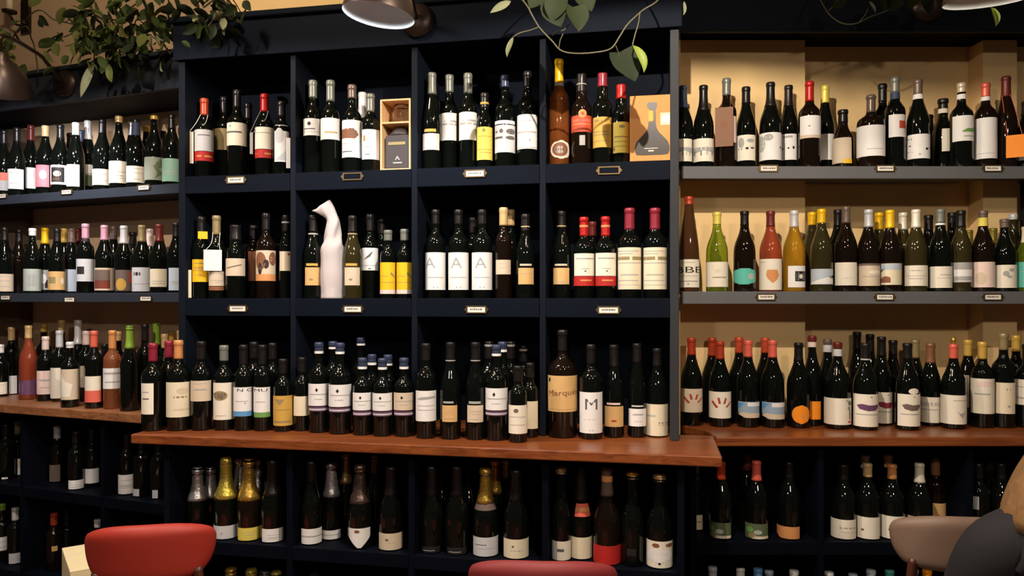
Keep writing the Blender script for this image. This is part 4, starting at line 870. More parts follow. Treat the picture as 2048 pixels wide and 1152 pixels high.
V, Fc = box_vf(-wi / 2, wi / 2, -.044, .044, 0, hi * .78); bevel_mod(mesh_obj('carton_body', V, Fc, mat('dark_carton', (62, 56, 56), .5), tin), .004)
V, Fc = lathe_vf([(wi * .46, hi * .78), (wi * .46, hi * .84), (wi * .30, hi * .95), (wi * .2, hi * .97)], 20); mesh_obj('lid', V, Fc, mat('dark_carton', (62, 56, 56), .5), tin, True)
V, Fc = box_vf(-wi * .38, wi * .34, -.0455, -.0442, hi * .55, hi * .62); mesh_obj('gold_strip', V, Fc, paper('khaki'), tin)
V, Fc = box_vf(-wi * .18, wi * .2, -.0455, -.0442, hi * .12, hi * .15); mesh_obj('print', V, Fc, paper('grey'), tin)
V = [(-wi * .1, -.0450, hi * .2), (0, -.0450, hi * .3), (wi * .12, -.0450, hi * .2), (wi * .06, -.0450, hi * .2), (0, -.0450, hi * .25), (-wi * .05, -.0450, hi * .2)]
mesh_obj('emblem', V, [(0, 5, 4, 1), (1, 4, 3, 2)], paper('grey'), tin)
gl = lathe_vf([(.022, 0), (.030, .004), (.036, .03), (.035, .055), (.031, .072), (.0295, .072), (.033, .054), (.034, .03), (.028, .007), (.001, .006)], 24)
g = mesh_obj('glass_tumbler', *gl, mat('drinking_glass', (250, 250, 250), .02, trans=1, ior=1.45, var=0), None, True)
g.location = mB @ Vector((.006, .06, h * .655 + th + .0008)); tag(g, 'clear rounded glass tumbler in the upper compartment of the pine gift box', 'glass')
# kraft box with a flask shape
t, (X, Y) = CB.at(1302.5, .012); k = Y / F; w, h, dp = 85 * k, 133 * k, .10
kb = empty('kraft_gift_box', (X, Y, Z1C + .0006), -CB.a * .6 - math.atan2(X, Y) * .4); tag(kb, 'orange kraft gift box printed with a black flask beside the tan wall', 'box')
V, Fc = box_vf(-w / 2, w / 2, 0, dp, 0, h); bevel_mod(mesh_obj('carton', V, Fc, mat('orange_kraft', (200, 138, 76), .7, var=.05), kb), .003)
half = [(.36, .105), (.395, .15), (.40, .22), (.36, .30), (.26, .37), (.16, .435), (.105, .50), (.085, .57), (.085, .60)]
pts = [(x, z) for x, z in half] + [(-x, z) for x, z in half[::-1]]
def flat(name, P, y, m, par, th=.0012):
    n = len(P); V = [(x, y - th, z) for x, z in P] + [(x, y, z) for x, z in P]
    Fc = [tuple(range(n))] + [(i, n + i, n + (i + 1) % n, (i + 1) % n) for i in range(n)]
    return mesh_obj(name, V, Fc, m, par)
FLK = mat('flask_black', (40, 30, 26), .4)
pz = [(x * w, z * h) for x, z in pts]; pz.insert(0, (-.2 * w, .098 * h)); pz.insert(1, (.2 * w, .098 * h))
fl = flat('flask_print', [(x + .02 * w, z) for x, z in pz], 0, FLK, kb)
flat('flask_neck', [(x * w + .02 * w, z * h) for x, z in ((.02, .60), (.085, .60), (.085, .78), (.115, .83), (.115, .875), (.09, .89), (-.09, .89), (-.115, .875), (-.115, .83), (-.06, .78), (.02, .77))], 0, FLK, kb)
flat('flask_label', [(x * w + .02 * w, z * h) for x, z in ((-.08, .61), (.05, .61), (.05, .76), (-.08, .76))], 0, paper('gold'), kb)
V, Fc = box_vf(-.16 * w, .15 * w, -.0016, -.0012, .19 * h, .205 * h); mesh_obj('print', V, Fc, paper('grey'), fl)
V, Fc = box_vf(-.07 * w, .06 * w, -.0016, -.0012, .15 * h, .17 * h); mesh_obj('print', V, Fc, paper('beige'), fl)
stk = flat('sticker', [(.21 * w, .54 * h), (.485 * w, .54 * h), (.485 * w, .725 * h), (.21 * w, .725 * h)], 0, paper('beige'), kb)
flat('sticker_disc', [(.35 * w + .1 * w * math.cos(i * math.pi / 9), .632 * h + .1 * w * math.sin(i * math.pi / 9)) for i in range(18)], -.0012, paper('pale grey'), stk, .0004)
# cartons stacked on the floor at the left
cm = mat('carton_board', (226, 206, 160), .8, var=.06); cm2 = mat('carton_tape', (236, 232, 220), .4)
def carton(loc, rz, w, dp, h, label):
    r = empty('cardboard_box', loc, rz); tag(r, label, 'box', 'cardboard cartons on the floor')
    V, Fc = box_vf(-w / 2, w / 2, -dp / 2, dp / 2, 0, h - .004); bevel_mod(mesh_obj('carton_body', V, Fc, cm, r), .002, 1)
    for s in (-1, 1):
        V, Fc = box_vf(*sorted((s * .0015, s * w / 2)), -dp / 2, dp / 2, h - .0038, h); mesh_obj('flap', V, Fc, cm, r)
    V, Fc = box_vf(-.03, .03, -dp / 2, dp / 2, h + .0002, h + .0006); mesh_obj('tape', V, Fc, cm2, r)
    V, Fc = box_vf(-w * .3, w * .12, -dp / 2 - .0008, -dp / 2 - .0002, h * .35, h * .75); mesh_obj('print', V, Fc, paper('blush'), r)
cl = ((196 - 1024) / F * 2.70, 2.70)
carton((*cl, 0), .5, .25, .34, .27, 'lower pale carton on the floor beside the red chair')
carton((cl[0], cl[1], .2708), .62, .20, .30, .265, 'upper pale taped carton beside the red chair')

# ------------------------------------------------------------------ lamps
def pendant(x, y, zb, watts, col, i):
    z = E + zb
    r = empty('pendant_lamp', (x, y, z)); tag(r, ['pendant lamp hanging nearest the central shelves', 'pendant lamp hanging towards the left bay', 'pendant lamp behind the viewer on the right', 'pendant lamp behind the viewer on the left'][i], 'lamp', 'pendant lamps of the room')
    V, Fc = lathe_vf([(.192, -.029), (.182, .02), (.14, .08), (.06, .14), (.03, .15), (.028, .15), (.056, .136), (.136, .076), (.178, .018), (.19, -.029)], 32, close=False)
    mesh_obj('lamp_shade', V, Fc, M_BRONZE, r, True)
    V, Fc = tube_vf([(0, 0, .15), (0, 0, CEILING - z)], .004, 6); mesh_obj('cord', V, Fc, mat('black_cord', (20, 20, 20), .6), r)
    V, Fc = lathe_vf([(.001, .03), (.02, .035), (.028, .06), (.026, .08), (.014, .11), (.013, .14)], 16); mesh_obj('bulb', V, Fc, mat('bulb_glass', (255, 240, 220), .3, emit=(255, 226, 180), es=6), r, True)
    L = bpy.data.lights.new('bulb_light', 'POINT'); L.energy = watts; L.color = col; L.shadow_soft_size = .008 if i < 2 else .08
    lo = link(bpy.data.objects.new('bulb_light', L), r); lo.location = (0, 0, 0)
for i, p in enumerate(PENDANTS): pendant(*p, i)
def fill_lamp(x, y, watts, col, i):
    r = empty('ceiling_fill_lamp', (x, y, CEILING)); tag(r, 'unseen fill lamp added under the ceiling on the ' + ('left', 'right')[i], 'lamp', 'added fill lamps under the ceiling')
    V, Fc = lathe_vf([(.07, -.02), (.07, 0)], 24); mesh_obj('ceiling_plate', V, Fc, M_BRONZE, r, True)
    V, Fc = lathe_vf([(.02, -.05), (.02, -.02)], 16); mesh_obj('stem', V, Fc, M_BRONZE, r, True)
    L = bpy.data.lights.new('fill_light', 'POINT'); L.energy = watts; L.color = col; L.shadow_soft_size = .09
    link(bpy.data.objects.new('fill_light', L), r).location = (0, 0, -.15)
for i, p in enumerate(CEIL_FILLS): fill_lamp(*p, i)
def goose(base, rim, tilt, watts, col, label):
    bx, by, bz = base; rx, ry, rz_ = rim
    r = empty('gooseneck_lamp', base); tag(r, label, 'lamp', 'gooseneck lamps on the cornice')
    dirv = Vector((rx - bx, ry - by, 0)).normalized()
    a = math.atan2(dirv.x, -dirv.y)
    V, Fc = lathe_vf([(.062, 0), (.062, .012), (.05, .026), (.02, .034)], 28)
    o = mesh_obj('wall_plate', V, Fc, M_BRONZE, r, True); o.rotation_euler = (math.pi / 2, 0, a)
    sh = Vector((rx - bx, ry - by, rz_ - bz))
    axis = (Matrix.Rotation(tilt[0], 3, 'X') @ Matrix.Rotation(tilt[1], 3, 'Y'))
    top = sh + axis @ Vector((0, 0, .165))
    P = spline([dirv * .03, dirv * .12 + Vector((0, 0, .05)), dirv * (sh.length * .45) + Vector((0, 0, top.z + .08)), top + axis @ Vector((0, 0, .07)) - dirv * .02, top], 7)
    V, Fc = tube_vf(P, .0085, 10); mesh_obj('arm', V, Fc, M_BRONZE, r, True)
    rr = .109
    V, Fc = lathe_vf([(rr, 0), (rr * .97, .02), (rr * .80, .075), (rr * .5, .12), (rr * .27, .14), (rr * .24, .17), (rr * .1, .172)], 36, close=False)
    s = mesh_obj('lamp_shade', V, Fc, M_BRONZE, r, True); s.location = sh; s.rotation_euler = axis.to_euler()
    V, Fc = lathe_vf([(rr * .985, .0006), (rr * .95, .02), (rr * .78, .073), (rr * .48, .117), (rr * .2, .137), (.001, .139)][::-1], 36, close=False)
    s2 = mesh_obj('enamel_lining', V, Fc, M_ENAMEL, s, True)
    V, Fc = lathe_vf([(.001, .052), (.018, .056), (.026, .074), (.022, .095), (.012, .118), (.012, .135)], 16); mesh_obj('bulb', V, Fc, mat('cool_bulb_glass', (240, 244, 250), .3), s, True)
    L = bpy.data.lights.new('lamp_light', 'SPOT'); L.energy = watts; L.color = col; L.spot_size = 2.5; L.spot_blend = .35; L.shadow_soft_size = .022
    lo = link(bpy.data.objects.new('lamp_light', L), s); lo.location = (0, 0, .036)
_, (gx, gy) = CB.at(836, -.022); gz = E + (HOR - 42) / F * gy
ry = 2.24; goose((gx, gy, gz), ((757 - 1024) / F * ry, ry, E + (HOR - 31) / F * ry), (.0, .13), GOOSE_W[1], (.82, .90, 1), 'gooseneck lamp with white lining on the central cornice')
_, (gx, gy) = LB.at(134, -.012); gz = E + (HOR - 168) / F * gy
ry = 3.08; goose((gx, gy, gz), ((6 - 1024) / F * ry, ry, E + (HOR - 186) / F * ry), (.42, .22), GOOSE_W[0], (.86, .90, 1), 'dark gooseneck lamp on the left cornice')
gx, gy = (1855 - 1024) / F * 2.818, 2.818; gz = E + (HOR - 12) / F * gy
ry = 2.0; goose((gx, gy, gz), ((1977 - 1024) / F * ry, ry, E + (HOR - 2) / F * ry), (.16, -.06), GOOSE_W[2], (1, .9, .75), 'gooseneck lamp on the right cornice at the picture edge')
# wall sconce above the left cornice
_, (sx_, sy_) = LB.at(52, .30); sz = E + (HOR - 45) / F * sy_
sc_ = empty('wall_sconce', (sx_, sy_, sz)); tag(sc_, 'cream candle tube wall sconce on dark bracket above the left cornice', 'sconce')
V, Fc = lathe_vf([(.016, .03), (.016, .095), (.012, .1)], 16); o = mesh_obj('candle_tube', V, Fc, paper('cream'), sc_, True); o.location = (-LB.n[0] * .09, -LB.n[1] * .09, 0)
V, Fc = lathe_vf([(.012, .012), (.034, .02), (.036, .03), (.012, .03)], 16); o = mesh_obj('drip_pan', V, Fc, M_BRONZE, sc_, True); o.location = (-LB.n[0] * .09, -LB.n[1] * .09, 0)
V, Fc = tube_vf(spline([(0, 0, 0), (-LB.n[0] * .05, -LB.n[1] * .05, -.03), (-LB.n[0] * .09, -LB.n[1] * .09, .012)], 6), .006, 8); mesh_obj('arm', V, Fc, M_BRONZE, sc_, True)
V, Fc = box_vf(-.03, .03, -.008, .008, -.06, .12); o = mesh_obj('back_plate', V, Fc, M_BRONZE, sc_); o.rotation_euler = (0, 0, -LB.a)

# ------------------------------------------------------------------ plants
M_STEM = mat('vine_stem', (78, 74, 52), .6, var=.15)
M_LEAF = [mat('leaf_dark', (34, 41, 27), .65, spec=.12, var=.2, scale=10), mat('leaf_mid', (54, 66, 32), .65, spec=.12, var=.2, scale=10), mat('leaf_olive', (84, 88, 46), .65, spec=.12, var=.2), mat('leaf_lime', (112, 126, 40), .4, var=.15), mat('leaf_grey', (108, 110, 84), .65, spec=.12, var=.15)]
def leaf_mesh(name, Ln, W, fold, heart, m, curl=.15):
    n = 8; V, Fc = [], []
    for i in range(n + 1):
        f = i / n
        w = W * (math.sin(math.pi * f ** (.62 if heart else .85)) ** .8 if 0 < f < 1 else 0) * (1.0)
        z = -f * Ln + (.12 * Ln * math.sin(math.pi * f) if heart and f < .15 else 0); y = -curl * Ln * math.sin(math.pi * f * .5) ** 2
        V += [(-w, y - fold * w, z + (W * .28 if heart and 0 < f < .3 else 0)), (0, y, z), (w, y - fold * w, z + (W * .28 if heart and 0 < f < .3 else 0))]
    for i in range(n):
        for k in range(2):
            q = i * 3 + k; Fc.append((q, q + 1, q + 4, q + 3))
    me = bpy.data.meshes.new(name); me.from_pydata(V, [], Fc); me.materials.append(m); me.polygons.foreach_set('use_smooth', [True] * len(me.polygons)); me.update(); return me
def put_leaf(me, par, loc, rot, s=1):
    o = bpy.data.objects.new('leaf', me); link(o, par); o.location = Vector(loc) - Vector(par.location); o.rotation_euler = rot; o.scale = (s, s, s); return o
def PX(px, py, y): return Vector(((px - 1024) / F * y, y, E + (HOR - py) / F * y))
def pot(loc, label, r=.085, h=.15):
    e = empty('trailing_plant', loc); tag(e, label, 'plant')
    V, Fc = lathe_vf([(r * .7, 0), (r * .95, h * .9), (r, h * .9), (r, h), (r * .88, h), (r * .86, h * .86), (.001, h * .84)], 24); mesh_obj('pot', V, Fc, mat('terracotta', (150, 84, 60), .8), e, True)
    return e
def stem(par, pts, rad=.0028, nm='stem'):
    P = [p - Vector(par.location) for p in spline(pts, 8)]; V, Fc = tube_vf(P, rad, 6); return mesh_obj(nm, V, Fc, M_STEM, par, True)
# centre vine, its pot stands on top of the central unit
cx, cy = CB.xy(.16, .16)
pv = pot((cx, cy, E + .956), 'trailing heart-leaved vine looping in front of the central cornice')
rim_ = Vector((cx, cy - .07, E + 1.11))
YV = 2.36
stem(pv, [rim_, PX(1046, -14, 2.44), PX(1058, 18, YV), PX(1078, 54, YV), PX(1104, 82, YV), PX(1122, 101, YV), PX(1150, 107, YV - .01), PX(1190, 105, YV - .02), PX(1222, 97, YV - .02), PX(1240, 72, YV - .02), PX(1256, 48, YV - .02), PX(1284, 22, YV), PX(1316, -4, YV + .04), (CB.xy(.42, .05)[0], CB.xy(.42, .05)[1], E + 1.108)])
stem(pv, [PX(1078, 54, YV), PX(1062, 60, YV - .01), PX(1040, 66, YV - .02), PX(1026, 74, YV - .02)], .002)
stem(pv, [PX(1104, 72, YV), PX(1112, 64, YV - .02), PX(1128, 60, YV - .02), PX(1138, 48, YV - .03)], .002)
stem(pv, [PX(1118, 96, YV), PX(1120, 82, YV - .01), PX(1126, 68, YV - .02)], .002)
stem(pv, [PX(1280, 24, YV), PX(1277, 46, YV - .03), PX(1270, 70, YV - .04), PX(1265, 90, YV - .05)], .0022)
stem(pv, [PX(1232, 92, YV - .02), PX(1236, 104, YV - .01), PX(1240, 118, YV)], .002)
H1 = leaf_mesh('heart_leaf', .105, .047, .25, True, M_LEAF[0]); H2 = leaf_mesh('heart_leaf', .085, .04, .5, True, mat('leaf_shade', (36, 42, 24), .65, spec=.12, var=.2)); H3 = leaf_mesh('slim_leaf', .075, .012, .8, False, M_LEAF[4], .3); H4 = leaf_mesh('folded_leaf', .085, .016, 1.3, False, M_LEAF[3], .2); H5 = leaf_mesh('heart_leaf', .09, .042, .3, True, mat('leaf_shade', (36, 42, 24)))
put_leaf(H1, pv, PX(1240, 104, YV), (-.15, -.35, .25), 1.05)
put_leaf(H4, pv, PX(1265, 90, YV - .05), (.1, -.42, .5), 1.05)
put_leaf(H3, pv, PX(1027, 73, YV - .02), (.2, .3, -.6), .85)
put_leaf(H2, pv, PX(1146, 14, YV - .03), (-.1, -.1, .4), 1.0); put_leaf(H1, pv, PX(1104, 2, YV - .03), (0, -.35, -.3), .9)
put_leaf(H2, pv, PX(1118, -6, YV - .05), (.2, .3, -.2), .9); put_leaf(H3, pv, PX(1022, 2, YV - .02), (.3, 1.0, .2), 1.0); put_leaf(H5, pv, PX(1082, -24, YV), (.2, .5, 0), .8); put_leaf(H2, pv, PX(1048, -26, YV + .03), (.2, -.3, .3), .8)
put_leaf(H3, pv, PX(1368, 2, YV), (.2, .15, .5), .62); put_leaf(H2, pv, PX(1160, -20, YV), (.1, -.5, .1), .9); put_leaf(H3, pv, PX(1108, 34, YV - .04), (.1, -.3, .5), .45)
# right vine
pr_ = pot((1.28, 2.95, E + 1.072), 'thin trailing vine looping below the right cornice')
YR = 2.62
stem(pr_, [Vector((1.26, 2.90, E + 1.22)), Vector((1.16, 2.75, E + 1.20)), PX(1640, -12, YR), PX(1650, 16, YR), PX(1664, 34, YR), PX(1686, 47, YR), PX(1712, 47, YR), PX(1740, 34, YR), PX(1772, 22, YR), PX(1812, 4, YR), PX(1830, -20, YR), Vector((1.42, 2.72, E + 1.19))], .0022)
stem(pr_, [PX(1657, 22, YR), PX(1668, 10, YR - .01), PX(1678, -4, YR - .01)], .0016); stem(pr_, [PX(1718, 45, YR), PX(1730, 30, YR - .01), PX(1736, 18, YR - .01)], .0014)
for (px, py, s, ry_) in ((1680, -8, .7, .6), (1738, 2, .6, -.4), (1790, -12, .8, .3), (1846, 0, .7, -.5), (1820, -16, .8, .2), (1760, -18, .8, -.2)): put_leaf(H2 if s > .65 else H3, pr_, PX(px, py, YR), (.1, ry_, .3), s)
put_leaf(H4, pr_, PX(1982, 14, 2.3), (.1, -.18, .4), .72); stem(pr_, [Vector((1.42, 2.72, E + 1.19)), PX(1950, -40, 2.42), PX(1976, -12, 2.32), PX(1982, 15, 2.3)], .0016)
# bushy plant on the left cornice
tl_, (lx, ly) = LB.at(262, .15)
pl = pot((lx, ly, E + .941), 'bushy green trailing plant spilling over the left cornice', .10, .17)
rr = random.Random(11)
LM = [leaf_mesh('small_leaf', .06, .017, .4, False, m_, .3) for m_ in (M_LEAF[0], M_LEAF[1], M_LEAF[1], M_LEAF[2])] + [leaf_mesh('small_leaf', .045, .012, .5, False, M_LEAF[4], .3)]
crown = Vector((lx, ly, E + 1.12))
def spray(n, cx_, cy_, sx__, sy__, d0, d1, tone):
    for i in range(n):
        px = rr.gauss(cx_, sx__); py = rr.gauss(cy_, sy__); y = rr.uniform(d0, d1)
        p = PX(px, py, y)
        put_leaf(LM[rr.choice(tone)], pl, p, (rr.uniform(-.9, .9), rr.uniform(-.9, .9), rr.uniform(-2, 2)), rr.uniform(.7, 1.35))
for k in range(16):
    e = PX(rr.uniform(110, 345), rr.uniform(10, 112), rr.uniform(3.05, 3.28)); mid = (crown + e) / 2 + Vector((0, -.02, rr.uniform(.06, .16)))
    stem(pl, [crown, mid, e], .0025)
spray(165, 245, 44, 58, 34, 3.02, 3.36, (0, 1, 2, 0, 3)); spray(46, 185, 92, 42, 20, 3.02, 3.2, (1, 2, 3)); spray(34, 320, 40, 26, 40, 3.05, 3.3, (0, 0, 1, 4)); spray(12, 290, 95, 34, 22, 3.02, 3.15, (4, 0))
put_leaf(leaf_mesh('long_leaf', .16, .018, .6, False, M_LEAF[4], .1), pl, PX(187, 126, 3.1), (.1, .32, .2), .95)
stem(pl, [crown, PX(230, 40, 3.2), PX(195, 90, 3.12), PX(187, 127, 3.1)], .003)
# second plant on the central unit's left end
cx2, cy2 = CB.xy(-1.12, .16)
p2 = pot((cx2, cy2, E + .956), 'dark leafy plant drooping over the left end of the central cornice', .08, .14)
cr2 = Vector((cx2, cy2, E + 1.10))
for k in range(6):
    e = PX(rr.uniform(380, 480), rr.uniform(0, 55), rr.uniform(2.72, 2.8)); stem(p2, [cr2, (cr2 + e) / 2 + Vector((0, -.03, .07)), e], .0022)
for i in range(52):
    px = rr.gauss(428, 32); py = rr.gauss(22, 22); put_leaf(LM[rr.choice((0, 0, 0, 1, 4))], p2, PX(px, py, rr.uniform(2.70, 2.84)), (rr.uniform(-.8, .8), rr.uniform(-.8, .8), rr.uniform(-2, 2)), rr.uniform(.7, 1.2))
# third plant at the far left
tl3, (x3, y3) = LB.at(-40, .15)
p3 = pot((x3, y3, E + .941), 'green plant hanging at the far left end of the cornice', .09, .16)
cr3 = Vector((x3, y3, E + 1.11))
for k in range(5):
    e = PX(rr.uniform(-20, 30), rr.uniform(60, 130), rr.uniform(3.1, 3.3)); stem(p3, [cr3, (cr3 + e) / 2 + Vector((0, -.03, .1)), e], .0025)
for i in range(44):
    px = rr.gauss(0, 18); py = rr.gauss(85, 30); put_leaf(LM[rr.choice((1, 2, 3, 3))], p3, PX(px, py, rr.uniform(3.1, 3.4)), (rr.uniform(-.8, .8), rr.uniform(-.8, .8), rr.uniform(-2, 2)), rr.uniform(.8, 1.4))
stem(p3, [cr3, PX(40, 58, 3.5), PX(64, 80, 3.52), PX(72, 112, 3.5), PX(76, 146, 3.45)], .003); stem(p3, [cr3, PX(60, 30, 3.5), PX(110, 40, 3.52), PX(160, 52, 3.5)], .003)

# ------------------------------------------------------------------ chairs
def chair(x, y, rz, m, label, wood=M_CHAIRWOOD):
    r = empty('dining_chair', (x, y, 0), rz); tag(r, label, 'chair', 'upholstered chairs in front of the shelves')
    # seat
    n = 28; V, Fc = [], []
    prof = [(.60, .435), (.97, .44), (1, .455), (1, .475), (.95, .492), (.7, .50), (.001, .503)]
    for s, z in prof:
        for i in range(n):
            a = 2 * math.pi * i / n; ex = abs(math.cos(a)) ** .7 * math.copysign(1, math.cos(a)); ey = abs(math.sin(a)) ** .7 * math.copysign(1, math.sin(a)); V.append((.215 * s * ex, .21 * s * ey, z))
    for j in range(len(prof) - 1):
        for i in range(n): i2 = (i + 1) % n; Fc.append((j * n + i, j * n + i2, (j + 1) * n + i2, (j + 1) * n + i))
    Fc.append(tuple(range(n - 1, -1, -1))); mesh_obj('seat', V, Fc, m, r, True)
    # padded curved back: an oval cushion bent round the sitter; the sitter faces +y, the back is at -y
    V, Fc = [], []; nu, nv = 36, 14
    for i in range(nu):
        a = 2 * math.pi * i / nu
        for j in range(nv):
            bt = 2 * math.pi * j / nv
            ca, sa = math.cos(a), math.sin(a)
            ux = math.copysign(abs(ca) ** .62, ca) * .195; uz = math.copysign(abs(sa) ** .66, sa) * .088
            q = math.cos(bt); pad = math.sin(bt) * .024
            sx_ = ux * (.5 + .5 * q) if False else ux * (1 - .12 * (1 - q)); sz_ = uz * (1 - .2 * (1 - q))
            V.append((sx_, -.225 + .07 * (sx_ / .195) ** 2 + pad - .05 * (sz_) , .745 + sz_ + .012 * math.cos(sx_ * 7)))
    c = len(V)
    for i in range(nu):
        i2 = (i + 1) % nu
        for j in range(nv):
            j2 = (j + 1) % nv; Fc.append((i * nv + j, i2 * nv + j, i2 * nv + j2, i * nv + j2))
    # fill the oval on both faces
    jf = nv // 4; jb = 3 * nv // 4
    o = mesh_obj('backrest', V, Fc, m, r, True)
    return r, o
def chair2(x, y, rz, m, label, sw=.195):
    r, o = chair(x, y, rz, m, label)
    bpy.data.objects.remove(o)
    V, Fc = [], []; nx, nz = 22, 10
    def P(u, v, side):
        # rounded-rectangle outline from a square grid
        k = (1 - .5 * abs(v) ** 2.6) if abs(u) > .999 else 1
        h = .5 + .5 * (1 - abs(u) ** 3.2); ww = 1
        x_ = u * sw * (1 - .10 * abs(v) ** 2.5 - (.13 * (.5 - .5 * v) ** 1.4 if v < .6 else 0)); z_ = v * .088 * h ** .55 + .010 * (1 - u * u)
        edge = max(abs(u), abs(v)); pad = .026 * math.sqrt(max(0, 1 - edge ** 6))
        return (x_, -.225 + .075 * (x_ / sw) ** 2 + side * pad - .06 * z_, .742 + z_)
    for side in (-1, 1):
        for j in range(nz + 1):
            for i in range(nx + 1): V.append(P(2 * i / nx - 1, 2 * j / nz - 1, side))
    N = (nx + 1) * (nz + 1)
    for j in range(nz):
        for i in range(nx):
            q = j * (nx + 1) + i; Fc.append((q, q + 1, q + nx + 2, q + nx + 1)); Fc.append((N + q, N + q + nx + 1, N + q + nx + 2, N + q + 1))
    for i in range(nx):
        Fc.append((i + 1, i, N + i, N + i + 1)); q = nz * (nx + 1) + i; Fc.append((q, q + 1, N + q + 1, N + q))
    for j in range(nz):
        q = j * (nx + 1); Fc.append((q, q + nx + 1, N + q + nx + 1, N + q)); q += nx; Fc.append((q + nx + 1, q, N + q, N + q + nx + 1))
    bk = mesh_obj('backrest', V, Fc, m, r, True)
    md = bk.modifiers.new('weld', 'WELD'); md.merge_threshold = .0005; s = bk.modifiers.new('sub', 'SUBSURF'); s.levels = 1; s.render_levels = 1
    for s in (-1, 1):
        V, Fc = tube_vf(spline([(s * .155, -.17, .0), (s * .15, -.165, .25), (s * .145, -.178, .45), (s * .14, -.197, .60), (s * .13, -.20, .70)], 5), .014, 8); mesh_obj('leg', V, Fc, M_CHAIRWOOD, r, True)
        V, Fc = tube_vf([(s * .17, .175, 0), (s * .16, .16, .45)], [.011, .015], 8); mesh_obj('leg', V, Fc, M_CHAIRWOOD, r, True)
        V, Fc = tube_vf([(s * .155, -.165, .22), (s * .165, .168, .22)], .008, 8); mesh_obj('stretcher', V, Fc, M_CHAIRWOOD, r, True)
    return r
M_RED = mat('red_upholstery', (164, 48, 34), .55, var=.06, scale=5); M_DRED = mat('dark_red_upholstery', (128, 40, 40), .6, var=.06, scale=5); M_TAUPE = mat('taupe_upholstery', (124, 100, 84), .55, var=.06, scale=5)
chair2(-1.052, 2.28, .20, M_RED, 'bright red upholstered chair at lower left, back towards the viewer', .185)
chair2((1094 - 1024) / F * 1.78, 1.78 + .22, -.05, M_DRED, 'dark red upholstered chair at the bottom centre')
chair2((1948 - 1024) / F * 2.14, 2.14 + .22, -.12, M_TAUPE, 'taupe upholstered chair behind the seated person')

